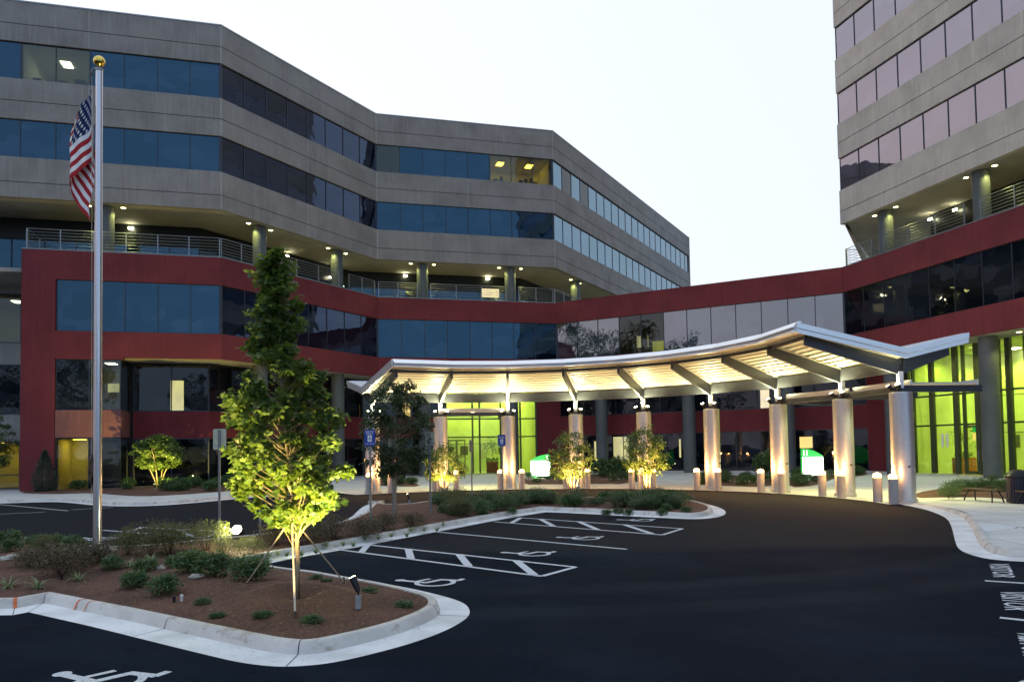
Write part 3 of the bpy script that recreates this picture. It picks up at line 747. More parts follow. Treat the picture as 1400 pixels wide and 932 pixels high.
M['lit_amber'] = emit('amber_lit_blind', (1,.66,.05), .55); M['lit_cream'] = emit('cream_lit_wall', (1,.80,.42), .42); M['lit_yellow'] = emit('yellow_lit_door', (.85,.75,.12), .30)
for mtn in ('lit_amber', 'lit_cream', 'lit_yellow'):     # uneven glow of a lit interior
    n_ = M[mtn].node_tree; b_ = n_.nodes['Principled BSDF']; c0 = tuple(b_.inputs['Emission Color'].default_value)[:3]
    g_ = noise(n_, geo_pos(n_, (1, 1, .5)), 1.2, 3)
    n_.links.new(ramp(n_, g_, [(.3, tuple(x*.45 for x in c0)), (.65, c0)]), b_.inputs['Emission Color'])
s0, z0 = S(863, 470, CD, dL); s1, z1 = S(874, 456, CD, dL)
lit_patch(wing, CD, dL, s0, s1+.3, z0-.2, z1, 1.4, M['lit_cream'])
s0, z0 = S(885, 478, CD, dL); s1, z1 = S(897, 463, CD, dL)
lit_patch(wing, CD, dL, s0, s1+.3, z0, z1, 1.4, M['lit_yellow'])

# solid core behind the red window band, and posts at its corners
for rt_, i0, i1, Lx in ((office, 0, 3, 0), (wing, 3, 4, 0), (tower, 4, 5, 0)):
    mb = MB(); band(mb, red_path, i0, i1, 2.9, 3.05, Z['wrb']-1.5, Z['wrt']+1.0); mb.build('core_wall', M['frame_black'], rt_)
def corner_post(rt_, pt, z0, z1, r_=.11, ins=.10):
    mb = MB(); mb.lathe([(r_, z0), (r_, z1)], 12, pt.x, pt.y); mb.build('corner_post', M['mullion'], rt_)
for pts_, rt_, zz in ((off(red_path, .16), None, [(Z['wrb'], Z['wrt'])]),):
    for k, rt2 in ((1, office), (2, office), (3, wing), (4, tower)): corner_post(rt2, pts_[k], *zz[0])
for k, pt in enumerate(off(up_path, .16)[1:]):
    for zz in ((Z['w5b'], Z['w5t']), (Z['w4b'], Z['w4t'])): corner_post(office, pt, *zz)
# wing roof and the open space behind it
mb = MB(); mb.poly([CD+inn(dL)*.42+dL*.5, T0+inn(dL)*.42-dL*.3, T0+inn(dL)*9, CD+inn(dL)*9+dL*4], Z['rt']-.7, Z['rt']-.5); mb.build('roof', M['roof'], wing)

# --- recessed lower storeys
REC = 2.8
low_path = [AB - dA*6.1, AB, BC, CD, T0, T1]
rp = off(low_path, REC)
# projecting glazed corner at the left: two windows a floor with a concrete spandrel
s_a, s_b = -10.13, -6.27
Pj = AB
for k in range(2):
    wj = (s_b-s_a)/2
    window(office, Pj, dA, s_a+k*wj, Z['w2b'], wj, 8.67-Z['w2b'], 'lit_glass' if k == 1 else 'glass_black', .1, 'window')
    window(office, Pj, dA, s_a+k*wj, .15, wj, 3.40, 'lit_glass' if k == 0 else 'glass_black', .1, 'window')
mb = MB(); mb.box(s_a, s_b, 0, .4, Z['w1t'], Z['w2b'], 0, Fm(AB, dA)); mb.box(s_b-.25, s_b, .4, REC-.1, Z['w1t'], Z['w2b'], 0, Fm(AB, dA)); mb.build('spandrel', M['spandrel'], office)
for z0, z1 in ((Z['w2b'], Z['rb']), (.12, Z['w1t'])): mb = MB(); mb.box(s_b-.06, s_b, .12, REC-.1, z0, z1, 0, Fm(AB, dA)); mb.build('side_window', M['glass_black'], office)
room(office, AB, dA, s_a+.05, s_a+1.9, .12, 3.5, 3.0, wall='white_wall', lampm='ceiling_lamp_amber', nl=1)
room(office, AB, dA, s_b-1.9, s_b-.1, Z['w2b'], 8.65, 3.2, wall='carpet', lampm='ceiling_lamp', nl=1)
s0, z0 = S(141, 534, AB, dA); s1, z1 = S(159, 522, AB, dA); lit_patch(office, AB, dA, s0, s1, z0, z1, 1.2, M['lit_cream'])

def low_wall(root, i0, i1, trims=(0, 0), parts=('w2', 'sp', 'w1'), mats=('glass_black', 'red', 'glass_black')):
    q = rp
    for i in range(i0, i1):
        a_, b_ = q[i], q[i+1]; D = (b_-a_).normalized(); a_ = a_ + D*(trims[0] if i == i0 else 0); b_ = b_ - D*(trims[1] if i == i1-1 else 0)
        L = (b_-a_).length; F_ = Fm(a_, D)
        mb = MB(); mb.box(0, L, 0, .3, Z['w1t']-.08, Z['w2b']+.03, 0, F_); mb.build('spandrel', M[mats[1]], root)
        glazed_wall(root, [a_, b_], 0, 1, .05, Z['w2b']+.03, Z['rb'], mats[0], 'window', transoms=(), mull='mullion', mw=.07)
        glazed_wall(root, [a_, b_], 0, 1, .05, .12, Z['w1t']-.08, mats[2], 'window', transoms=(), mull='mullion', mw=.07)
low_wall(office, 0, 2)
# --- lobby one (centre) on the recessed face of the office block
qC = rp[2]; LC = (rp[3]-rp[2]).length
def sC(px, py=620): return S(px, py, qC, dA)
sl0 = sC(609.8)[0]; sl1 = sC(734)[0]
def seg_wall(root, Pt, D, s0, s1, z0, z1, mat, nm, th_=.3, d=0):
    mb = MB(); mb.box(s0, s1, d, d+th_, z0, z1, 0, Fm(Pt, D)); return mb.build(nm, M[mat], root)
# left part: shopfront storeys
for z0, z1 in ((.12, Z['w1t']-.08), (Z['w2b']+.03, Z['rb'])): glazed_wall(office, [qC, qC+dA*sl0], 0, 1, .05, z0, z1, 'glass_black', 'window', mw=.07)
seg_wall(office, qC, dA, 0, sl0, Z['w1t']-.08, Z['w2b']+.03, 'red', 'spandrel')
seg_wall(office, qC, dA, sl1, LC, .1, Z['rb'], 'red', 'side_wall')
def lobby_front(root, Pt, D, verts, z0, z1, trans, door=None, mw=.12, depth=6.5, lampc=(.80, 1, .12), power=300, wall='lobby_wall', s_ext=None):
    a_, b_ = verts[0][0], verts[-1][0]; F_ = Fm(Pt, D); f = MB()
    for s, w_ in verts: f.box(s-w_/2, s+w_/2, -.10, .14, z0, z1, 0, F_)
    for z in trans:
        for (sa, wa), (sb, wb) in zip(verts, verts[1:]): f.box(sa+wa/2, sb-wb/2, -.06, .10, z-.06, z+.06, 0, F_)
    fr = f.build('lobby_window', M['lobby_frame'], root)
    g_ = MB(); g_.box(a_, b_, .03, .05, z0, z1, 0, F_); g_.build('pane', M['lobby_glass'], fr)
    # room
    mb = MB(); d0 = .3
    mb.box(a_-.3, a_, .15, depth, z0-.1, z1+.2, 0, F_); mb.box(b_, b_+.3, .15, depth, z0-.1, z1+.2, 0, F_)
    mb.box(a_, b_, depth-.1, depth, z0-.1, z1+.2, 0, F_); mb.box(a_, b_, .15, depth-.1, z1+.02, z1+.2, 0, F_); mb.box(a_, b_, .15, depth-.1, z0-.1, z0-.03, 1, F_)
    # wall panel joints and ceiling downlights
    for k_ in range(int((b_-a_)/2)):
        c_ = a_+1+k_*2; mb.box(c_-.45, c_+.35, depth-.16, depth-.12, 1.4+.4*(k_ % 2), 2.5+.2*(k_ % 3), 2 if k_ % 2 else 1, F_)
    for z in (2.9, 5.6): mb.box(a_+.02, b_-.02, depth-.115, depth-.101, z-.02, z+.02, 2, F_)
    nL = max(2, int((b_-a_)/2.6))
    for i in range(nL):
        c_ = a_+(b_-a_)*(i+.5)/nL
        mb.box(c_-.25, c_+.25, depth-1.3, depth-.8, z1-.03, z1+.015, 3, F_)
    rm = mb.build('lobby_interior', [M['lobby_wall'], M['lobby_floor'], M['groove'], M['lamp_white']], root)
    for i in range(nL):
        c_ = a_+(b_-a_)*(i+.5)/nL; l = F_ @ Vector((c_, depth-1.2, z1-.15)); lamp('lobby_lamp', 'SPOT', l, power, lampc, root, .15, F_ @ Vector((c_, depth-.6, z0)), 125, .6)
        l = F_ @ Vector((c_, 2.2, z1-.15)); lamp('lobby_lamp', 'SPOT', l, power*.7, lampc, root, .15, F_ @ Vector((c_, 2.4, z0)), 150, .6)
    return fr
M['lobby_frame'] = plain('olive_frame', (.07,.085,.05), .45, .3); M['lobby_wall'] = stained('lobby_wall', (.56,.60,.34), (.62,.66,.38), grain=4, streak=False, bs=.02)
M['lobby_floor'] = plain('lobby_floor', (.42,.42,.34), .35)
zs = [sC(640, y)[1] for y in (572.6, 597.4)]
lobby_front(office, qC, dA, [(sC(x)[0], .12) for x in (610.5, 646.6, 656.3, 685, 712, 733.5)], .1, 8.75, zs, power=290)
# double entrance doors
def doors(root, Pt, D, s0, s1, zt, name='entrance_door'):
    w_ = (s1-s0)/2
    for k in range(2):
        F_ = Fm(Pt, D); f = MB(); a_ = s0+k*w_; t = .09
        f.box(a_+.01, a_+t, -.16, -.105, .12, zt, 0, F_); f.box(a_+w_-t, a_+w_-.01, -.16, -.105, .12, zt, 0, F_)
        f.box(a_+t, a_+w_-t, -.16, -.105, .12, .32, 0, F_); f.box(a_+t, a_+w_-t, -.16, -.105, zt-.12, zt, 0, F_)
        o = f.build(name, M['lobby_frame'], root)
        h_ = MB(); hs = a_+w_-t-.05 if k == 0 else a_+t+.05; h_.tube([F_ @ Vector((hs, -.22, 1.0)), F_ @ Vector((hs, -.22, 1.7))], .02); h_.build('handle', M['rail'], o)
doors(office, qC, dA, sC(612)[0], sC(636)[0], sC(620, 601)[1])

# link and tower recessed walls
qL = rp[3]; LLk = (rp[4]-rp[3]).length; qT = rp[4]
def sL(px, py=620): return S(px, py, qL, dL)
def sT(px, py=620): return S(px, py, qT, dT)
b0 = sL(797)[0]; b1 = sL(1188)[0]; t0 = sL(759)[0]
seg_wall(wing, qL, dL, 0, b0, .1, Z['w2b']-.02, 'red', 'side_wall'); seg_wall(wing, qL, dL, 0, t0, Z['w2b']-.02, Z['rb'], 'red', 'upper_wall')
seg_wall(wing, qL, dL, b0, b1, Z['w1t']-.08, Z['w2b']-.02, 'red', 'spandrel')
glazed_wall(wing, [qL+dL*b0, qL+dL*b1], 0, 1, .05, .12, Z['w1t']-.08, 'glass_black', 'window', mw=.07)
glazed_wall(wing, [qL+dL*t0, qL+dL*b1], 0, 1, .05, Z['w2b']-.02, Z['rb'], 'glass_black', 'window', mw=.07)
seg_wall(wing, qL, dL, b1, LLk, .1, Z['rb'], 'red', 'end_wall')
def lpatch(px0, px1, y0, y1, mat, d=-.005, root=None):
    s0, z1 = sL(px0, y0); s1, z0 = sL(px1, y1); return lit_patch(root or wing, qL, dL, s0, s1, z0, z1, .045, M[mat])
# lit openings seen in the dark shopfront (curtain, doorway)
lpatch(1039, 1052, 533, 560, 'lit_cream'); lpatch(1093, 1112, 597, 612, 'lit_amber'); lpatch(812, 817, 603, 630, 'lit_yellow'); lpatch(838, 860, 597, 630, 'lit_yellow'); lpatch(928, 931, 600, 625, 'lit_yellow')
s0, z1 = S(233, 520, rp[0], dA); s1, z0 = S(251, 562, rp[0], dA); lit_patch(office, rp[0], dA, s0, s1, z0, z1, .045, M['lit_yellow'])
s0, z1 = S(323, 601, rp[1], dB); s1, z0 = S(333, 625, rp[1], dB); lit_patch(office, rp[1], dB, s0, s1, z0, z1, .045, M['lit_amber'])
s0, z1 = S(550, 550, qC, dA); s1, z0 = S(561, 574, qC, dA); lit_patch(office, qC, dA, s0, s1, z0, z1, .045, M['lit_amber'])
s0, z1 = S(592, 571, qC, dA); s1, z0 = S(598, 585, qC, dA); lit_patch(office, qC, dA, s0, s1, z0, z1, .045, M['lit_yellow'])
# tower base
tv = [(sT(1244)[0], .3), (sT(1251.6)[0], .12), (sT(1277)[0], .34), (sT(1310)[0], .34), (sT(1321)[0], .12), (sT(1340)[0], .34), (sT(1369)[0], .3), (sT(1384)[0], .34), (sT(1410)[0], .34), (sT(1440)[0], .34), (sT(1500)[0], .3)]
zt = [sT(1290, y)[1] for y in (581, 540)]
seg_wall(tower, qT, dT, 0, tv[0][0]-.15, .1, Z['rb'], 'red', 'end_wall')
lobby_front(tower, qT, dT, tv, .1, 8.75, zt, depth=6.5, power=300)
doors(tower, qT, dT, sT(1323)[0], sT(1323)[0]+2.4, zt[0]-.1)
seg_wall(tower, qT, dT, tv[-1][0]+.15, (T1-T0).length, .1, Z['rb'], 'red', 'wall')
# numeral on the lobby glass
me = word('II', V2(0,0), V2(.62,0), 1.0, 'door_numeral', M['sign_white'], 0)
s_, z_ = sT(1289, 611); F_ = Fm(qT, dT)
for v in me.vertices: v.co = F_ @ Vector((s_+v.co.x, -.112, z_+v.co.y*.95))
link('door_numeral', me, tower)
# poster behind the door glass and a cabinet beside the lobby
s_, z_ = sT(1326, 602); mb = MB(); mb.box(s_, s_+1.3, .25, .28, z_+.55, z_+1.0, 0, F_); mb.box(s_, s_+1.3, .25, .28, z_, z_+.5, 1, F_); mb.build('lobby_poster', [M['sign_green'], M['lit_amber']], tower)

# --- grey tower above
tp = [T0 + dr(th-R(45))*24, T0, T1]
mbp = [T0 + V2(math.sin(R(31)), math.cos(R(31)))*0, T0]
TP = [T0 + dB*22, T0, T1]
# tower path must run so that 'inward' is to its left: side wall comes back to T0, then along T
def tj(i, L): return [.03] + [BAY*4*k for k in range(1, 7)] if i == 1 else [.5]
tl = [(Z['bb'], Z['w4b'], 20.12), (Z['w4t'], Z['w5b'], 25.46), (Z['w5t'], 32.03, 30.55), (34.6, 37.25, 35.7), (39.75, 42.4, 41), (44.9, 47.5, 46), (50, 52.7, 51), (55.2, 59, 57)]
def side_inner(path, d):   # side face only: butt against the front
    return off(path, d)
for (z0, z1, zg) in tl:
    mb = MB(); band(mb, [T0, T1], 0, 1, 0, .4, z0, zg-.025); band(mb, [T0, T1], 0, 1, 0, .4, zg+.025, z1); band(mb, [T0, T1], 0, 1, .03, .38, zg-.025, zg+.025, 1)
    for k in range(0, 7):
        F_ = Fm(T0+dT*(BAY*4*k+.05), dT); mb.box(-.018, .018, -.004, .02, z0+.01, zg-.026, 2, F_); mb.box(-.018, .018, -.004, .02, zg+.026, z1-.01, 2, F_)
    sd_ = [T0+inn(dT)*.4, T0+inn(dT)*.4+dB*18]; mb.poly([sd_[0], sd_[1], sd_[1]-inn(dB)*.4, sd_[0]-inn(dB)*.25], z0, z1)
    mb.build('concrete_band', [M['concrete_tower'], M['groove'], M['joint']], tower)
for (z0, z1) in ((Z['w4b'], Z['w4t']), (Z['w5b'], Z['w5t']), (32.03, 34.6), (37.25, 39.75), (42.4, 44.9), (47.5, 50), (52.7, 55.2)):
    for k in range(9 if z0 < 36 else 0): window(tower, T0, dT, k*BAY, z0, BAY, z1-z0, 'glass_tower')
    mb = MB(); mb.box(9*BAY if z0 < 36 else 0, TL, .15, .2, z0, z1, 0, Fm(T0, dT)); mb.box(.2, TL, 3.0, 3.2, z0, z1, 1, Fm(T0, dT))
    sd_ = [T0+inn(dT)*.45, T0+inn(dT)*.45+dB*18]; mb.poly([sd_[0], sd_[1], sd_[1]-inn(dB)*.05, sd_[0]-inn(dB)*.05], z0, z1, 0)
    mb.build('window_ribbon', [M['glass_tower'], M['frame_black']], tower)
mb = MB(); mb.poly([T0+inn(dT)*.4, T1+inn(dT)*.4, T1+inn(dT)*20, T0+dB*18+inn(dT)*9], 58.0, 58.3); mb.build('roof', M['roof'], tower)
mb = MB(); mb.poly([T0+dT*.05+inn(dT)*.40, T1+inn(dT)*.40, T1+inn(dT)*6, T0+dB*18+inn(dT)*2], Z['bb'], Z['bb']+.25); mb.build('soffit', M['soffit'], tower)
mb = MB(); mb.poly([T0+inn(dT)*.42+dT*.3, T1+inn(dT)*.42, T1+inn(dT)*6, T0+inn(dT)*6], 14.35, 14.6); mb.build('terrace_floor', M['concrete_lt'], tower)
glazed_wall(tower, [T0+inn(dT)*5+dT*3.6, T1+inn(dT)*5], 0, 1, 0, 14.6, 17.7, 'glass_black', 'terrace_window')
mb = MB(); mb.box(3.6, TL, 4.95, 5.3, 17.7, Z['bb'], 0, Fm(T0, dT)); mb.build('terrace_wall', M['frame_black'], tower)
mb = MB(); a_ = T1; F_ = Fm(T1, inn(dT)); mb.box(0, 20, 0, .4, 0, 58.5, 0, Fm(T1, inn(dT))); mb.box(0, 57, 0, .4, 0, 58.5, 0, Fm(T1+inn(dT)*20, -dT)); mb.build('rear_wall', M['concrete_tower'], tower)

# --- round pillars, two tiers, and soffit lamps
def pillar_pair(root, Pt, D, s, low=True, high=True, lights=(-1, 1)):
    for lo, hi, on in ((.03, 8.80, low), (14.6, Z['bb'], high)):
        if not on: continue
        d_ = 1.0 if lo < 1 else .98
        c_ = Pt + D*s + inn(D)*d_; mb = MB()
        pr = [(.54, lo), (.54, lo+ (hi-lo)*.46-.012), (.525, lo+(hi-lo)*.46-.012), (.525, lo+(hi-lo)*.46+.012), (.54, lo+(hi-lo)*.46+.012), (.54, hi)] if lo < 1 else [(.5, lo), (.5, hi)]
        mb.lathe(pr, 28, c_.x, c_.y); mb.build('pillar', M['pillar'], root, autosmooth=30)
    for sg in lights:
        if high: soffit_lamp(root, Pt, D, s+sg*1.05, .95, Z['bb'])
def soffit_lamp(root, Pt, D, s, d_, z, e=150, spot=True, spread=125):
    c_ = Pt + D*s + inn(D)*d_; mb = MB(); mb.lathe([(.20, z-.03), (.20, z-.003)], 20, c_.x, c_.y, 0); mb.lathe([(.15, z-.034), (.15, z-.031)], 20, c_.x, c_.y, 1)
    o = mb.build('downlight', [M['rail'], M['lamp_soffit']], root)
    if spot: lamp('downlight_beam', 'SPOT', (c_.x, c_.y, z-.06), e, (1, .98, .30), o, .12, (c_.x, c_.y, 0), spread, .4)
for s in (-7.4,): pillar_pair(office, AB, dA, s, low=False)
for s in (4.2, 12.4): pillar_pair(office, AB, dB, s)
for s in (4.1, 12.3): pillar_pair(office, BC, dA, s)
pillar_pair(office, CD, dB, 6.4, low=False); pillar_pair(office, CD, dB, 16.5, low=False)
for s in (3.9, 12.0, 20.1): pillar_pair(wing, CD, dL, s, high=False)
for s in (3.6, 11.7, 19.8): pillar_pair(tower, T0, dT, s)
for s in (9.4, 13.6): soffit_lamp(tower, T0, dT, s, 1.3, Z['rb']-.02, 120)
for s in (7.2, 16.5): soffit_lamp(tower, T0, dT, s, 1.3, Z['rb']-.02, 120)
for s in (6.5, 10.5): soffit_lamp(office, BC, dA, s, 1.6, Z['rb']-.02, 100)
# small wall lamps at the back of the terrace
def wall_dot(root, Pt, D, s, z, d_=4.85, sz=.16, mat='lamp_white'):
    mb = MB(); mb.box(s-sz, s+sz, d_-.12, d_-.02, z-.07, z+.07, 0, Fm(Pt, D)); mb.build('wall_lamp', M[mat], root)
for px, py, Pt, D, rt_ in ((179, 312, AB, dA, office), (392, 350, AB, dB, office), (452, 379, AB, dB, office), (554, 377, BC, dA, office), (667, 381, BC, dA, office), (1272, 300, T0, dT, tower), (1306, 287, T0, dT, tower)):
    s_, z_ = S(px, py, Pt, D, 4.7); wall_dot(rt_, Pt, D, s_, z_, 4.75)
s_, z_ = S(672, 405, BC, dA, 4.7); lit_patch(office, BC, dA, s_-1.0, s_+.8, z_-.1, z_+.75, 4.82, M['lit_cream'])

# --- terrace railings
def railing(root, Pt, D, s0, s1, z=15.83, d_=.22, h=1.35):
    L = s1-s0; n_ = max(1, round(L/2.05)); F_ = Fm(Pt+D*s0, D); mb = MB()
    for k in range(n_+1):
        x = k*L/n_; mb.box(x-.03, x+.03, d_-.03, d_+.03, z, z+h, 0, F_)
    for j in range(7):
        zz = z+.12+j*(h-.12)/6; r_ = .026 if j == 6 else .016
        for k in range(n_):
            mb.tube([F_ @ Vector((k*L/n_+.03, d_, zz)), F_ @ Vector(((k+1)*L/n_-.03, d_, zz))], r_, 6)
    return mb.build('railing', M['rail'], root)
railing(office, AB, dA, -11.9, -.15)
for s0, s1 in ((.15, 3.6), (4.8, 11.8), (13.0, 16.3)): railing(office, AB, dB, s0, s1)
for s0, s1 in ((.1, 3.5), (4.7, 11.7), (12.9, 16.2)): railing(office, BC, dA, s0, s1)
railing(office, CD, dB, .2, 10)
railing(office, R0, inn(dA), .4, 5.0, d_=-.22)
for s0, s1 in ((.25, 3.0), (4.2, 11.1), (12.3, 19.2), (20.4, 27)): railing(tower, T0, dT, s0, s1)
railing(tower, T0, inn(dT), .3, 4.5, d_=-.22)

# --- the rear stretch of the block left of the red base
LB0 = R0 - dA*22 + inn(dA)*5.0; F_ = Fm(LB0, dA); LW = 22.4
mb = MB()
for z0, z1 in ((0, .12), (3.45, 5.3), (8.8, 10.3), (13.8, 14.35)): mb.box(0, LW, 0, .35, z0, z1, 0, F_)
mb.build('rear_spandrel', M['concrete_lt'], office)
for z0, z1, gm in ((.12, 3.45, 'lit_glass'), (5.3, 8.8, 'glass_black'), (10.3, 13.8, 'lit_glass')):
    glazed_wall(office, [LB0, LB0+dA*LW], 0, 1, .08, z0, z1, gm, 'rear_window', bay=2.05, transoms=(1.1,) if z0 < 1 else (), mw=.09)
room(office, LB0, dA, LW-8, LW-.3, .12, 3.45, 3.5, nl=3, lampm='ceiling_lamp_amber', d=.35)
room(office, LB0, dA, LW-8, LW-.3, 10.3, 13.8, 6, nl=4, d=.35, wall='carpet')
for rt_ in (office, wing, tower): reparent_fix(rt_)

# ================================================================== canopy over the drop-off
PH = [89.5-15*k for k in range(9)]
RI, RV, RO = 11.12, 15.05, 17.3; ZI, ZV, ZO = 6.62, 5.55, 6.12         # deck underside-ish heights
def radial_pt(r, z, deg): return P(r, deg, z)
canopy = thing('entrance_canopy', 'long curved butterfly canopy with white fascia and glowing ribbed underside sweeping over the drop-off', 'canopy', P(15.05, 29.5, 0))
ends = [PH[0]+1.6] + [PH[k] for k in range(1, 8)] + [PH[8]-1.6]
stn = [PH[0]+1.8] + PH[1:8] + [PH[8]-1.8]
def prof_under():
    pr = []
    for (r0, z0, r1, z1, n_) in ((RI+.05, ZI, RV, ZV, 11), (RV, ZV, RO-.05, ZO, 6)):
        for i in range(n_):
            for f_, dz in ((0, 0), (.50, 0), (.56, .17), (.94, .17)):
                t = (i+f_)/n_; pr.append((r0+(r1-r0)*t, z0+(z1-z0)*t+dz))
    pr.append((RO-.05, ZO)); return pr
pu = prof_under()
mb = MB(); ku = len(pu)
for a_ in stn:
    for r_, z_ in pu: mb.v.append(tuple(P(r_, a_, z_)))
for i in range(8):
    for j in range(ku-1): q = (i*ku+j, i*ku+j+1, (i+1)*ku+j+1, (i+1)*ku+j); mb.face(q)
mb.build('ribbed_deck', M['deck'], canopy)
def sweep_profile(name, prof, mat, closed=True, st=stn):
    mb = MB(); k = len(prof)
    for a_ in st:
        for r_, z_ in prof: mb.v.append(tuple(P(r_, a_, z_)))
    for i in range(len(st)-1):
        for j in range(k): j2 = (j+1) % k; mb.face((i*k+j, i*k+j2, (i+1)*k+j2, (i+1)*k+j))
    mb.face(list(range(k))); mb.face([(len(st)-1)*k+j for j in range(k)][::-1])
    return mb.build(name, mat, canopy)
sweep_profile('roof_sheet', [(RI+.03, ZI+.20), (RV, ZV+.20), (RO-.03, ZO+.20), (RO-.03, ZO+.24), (RV, ZV+.27), (RI+.03, ZI+.25)], M['canopy_white'])
sweep_profile('front_fascia', [(RI-.34, ZI-.05), (RI+.06, ZI-.05), (RI+.06, ZI+.36), (RI-.02, ZI+.36), (RI-.30, ZI+.14), (RI-.26, ZI+.12), (RI-.16, ZI+.11)], M['fascia'])
sweep_profile('rear_fascia', [(RO-.05, ZO-.02), (RO+.08, ZO+.02), (RO+.08, ZO+.28), (RO-.05, ZO+.28)], M['canopy_white'])
sweep_profile('edge_beam', [(RI+.38, ZI-.28), (RI+.46, ZI-.28), (RI+.46, ZI-.13), (RI+.38, ZI-.13)], M['canopy_dark'])
# gutter beam chord between the columns, hanging in the valley
sweep_profile('valley_beam', [(RV-.12, ZV-.52), (RV+.12, ZV-.52), (RV+.12, ZV-.03), (RV-.12, ZV-.03)], M['canopy_gut'] if 'canopy_gut' in M else M['canopy_dark'], st=[PH[0]]+PH[1:8]+[PH[8]])
# raking end fascias
for k, sg in ((0, 1), (8, -1)):
    a_ = stn[k] + sg*.15; mb = MB()
    for (r0, z0, r1, z1) in ((RI-.16, ZI+.30, RV, ZV+.30), (RV, ZV+.30, RO+.08, ZO+.28)):
        for (dz0, dz1, oo) in ((-.20, 0, .10), (-.38, -.21, .05)):
            p0, p1 = P(r0, a_), P(r1, a_); t = (p1-p0).normalized(); nn = V2(-t.y, t.x)*oo*(1 if sg < 0 else -1)
            n0 = len(mb.v)
            for q, z in ((p0, z0), (p1, z1)):
                for w_ in (V2(0, 0), nn):
                    for dz in (dz0, dz1): mb.v.append((q.x+w_.x, q.y+w_.y, z+dz))
            for q in ((0,1,5,4), (2,6,7,3), (0,4,6,2), (1,3,7,5), (0,2,3,1), (4,5,7,6)): mb.face([n0+i for i in q])
    mb.build('end_fascia', M['fascia'], canopy)
for k, a_ in enumerate(PH):
    # tapered rafters either side of the post
    mb = MB(); hw = .07
    for (r0, zt0, zb0, r1, zt1, zb1) in ((RI+.28, ZI-.13, ZI-.52, RV-.1, ZV-.03, ZV-.62), (RV+.1, ZV-.03, ZV-.62, RO-.35, ZO-.10, ZO-.50)):
        p0, p1 = P(r0, a_), P(r1, a_); t = (p1-p0).normalized(); nn = V2(-t.y, t.x)*hw; n0 = len(mb.v)
        for q, zb, ztp in ((p0, zb0, zt0), (p1, zb1, zt1)):
            for s_ in (-1, 1):
                for z in (zb, ztp): mb.v.append((q.x+nn.x*s_, q.y+nn.y*s_, z))
        for q in ((0,1,5,4), (2,6,7,3), (0,4,6,2), (1,3,7,5), (0,2,3,1), (4,5,7,6)): mb.face([n0+i for i in q])
    # thin cream flange along the top of the rafter
    mb.build('rafter', M['canopy_dark'], canopy)
    mb = MB(); p0, p1 = P(RI+.3, a_), P(RV-.1, a_); t = (p1-p0).normalized(); nn = V2(-t.y, t.x)*.16; n0 = len(mb.v)
    for q, z in ((p0, ZI-.12), (p1, ZV-.025)):
        for s_ in (-1, 1):
            for dz in (0, .02): mb.v.append((q.x+nn.x*s_, q.y+nn.y*s_, z+dz-.012))
    for q in ((0,1,5,4), (2,6,7,3), (0,4,6,2), (1,3,7,5), (0,2,3,1), (4,5,7,6)): mb.face([n0+i for i in q])
    mb.build('rafter_flange', M['deck'], canopy)
reparent_fix(canopy)

# columns with bollards in front
colnames = ['rightmost, nearest the bench', 'second from the right end of the canopy', 'third from the right, left of the far lit sign', 'fourth from the right, standing alone left of the middle bed', 'fifth from the right, behind the lit multi-stem tree', 'behind the small lit tree beside the first lit sign', 'right of the central lobby doors', 'left of the central lobby doors, behind the dark tree', 'leftmost, at the far left end of the canopy']
def make_column():
    root = thing('canopy_column', 'x', 'column', (0,0,0), 0, 'silver columns under the curved canopy')
    mb = MB(); mb.lathe([(.46, .03), (.46, .16), (.41, .17), (.41, 1.36), (.395, 1.365), (.395, 1.40), (.41, 1.405), (.41, 4.20), (.39, 4.23)], 36); mb.build('shaft', M['aluminium'], root, autosmooth=30)
    mb = MB(); mb.lathe([(.30, 4.23), (.30, 4.30), (.14, 4.31), (.14, 4.38)], 24); mb.build('cap_plate', M['canopy_dark'], root, autosmooth=30)
    mb = MB(); mb.box(-.09, .09, -.09, .09, 4.38, 5.03); mb.build('post', M['canopy_white'], root)
    for sx in (-1, 1):
        mb = MB(); mb.box(sx*.42-.03, sx*.42+.03, -.03, .03, 1.35, 1.42); mb.build('clamp', M['black'], root)
        f = MB(); f.tube([(sx*.26, -.16, 4.30), (sx*.30, -.22, 4.40), (sx*.34, -.28, 4.52)], [.07, .09, .10], 12); fx = f.build('uplight', M['black'], root)
        e_ = MB(); e_.tube([(sx*.341, -.283, 4.521), (sx*.343, -.287, 4.531)], .085, 12); e_.build('lens', M['lamp_white'], fx)
    return root
col0 = make_column()
for k, a_ in enumerate(PH):
    loc = P(RV, a_, 0); lab = 'silver cylindrical canopy column, ' + colnames[k]
    c_ = col0 if k == 0 else copy_thing(col0, lab, loc)
    c_['label'] = lab; c_.location = loc; c_.rotation_euler = (0, 0, -R(a_) + (math.pi if True else 0)*0)
    q = P(RV-.55, a_, 4.62); lamp('uplight_beam', 'SPOT', q, 125, (1, .93, .48), c_, .12).matrix_parent_inverse.identity()
bpy.context.view_layer.update()
for c_ in [o for o in C.objects if o.name.startswith('canopy_column')]:
    for l in [x for x in C.objects if x.parent == c_ and x.type == 'LIGHT']:
        l.location = (0, -.55, 4.62); l.rotation_euler = (R(180-12), 0, 0)
        l.data.spot_size = R(165); l.data.spot_blend = .5

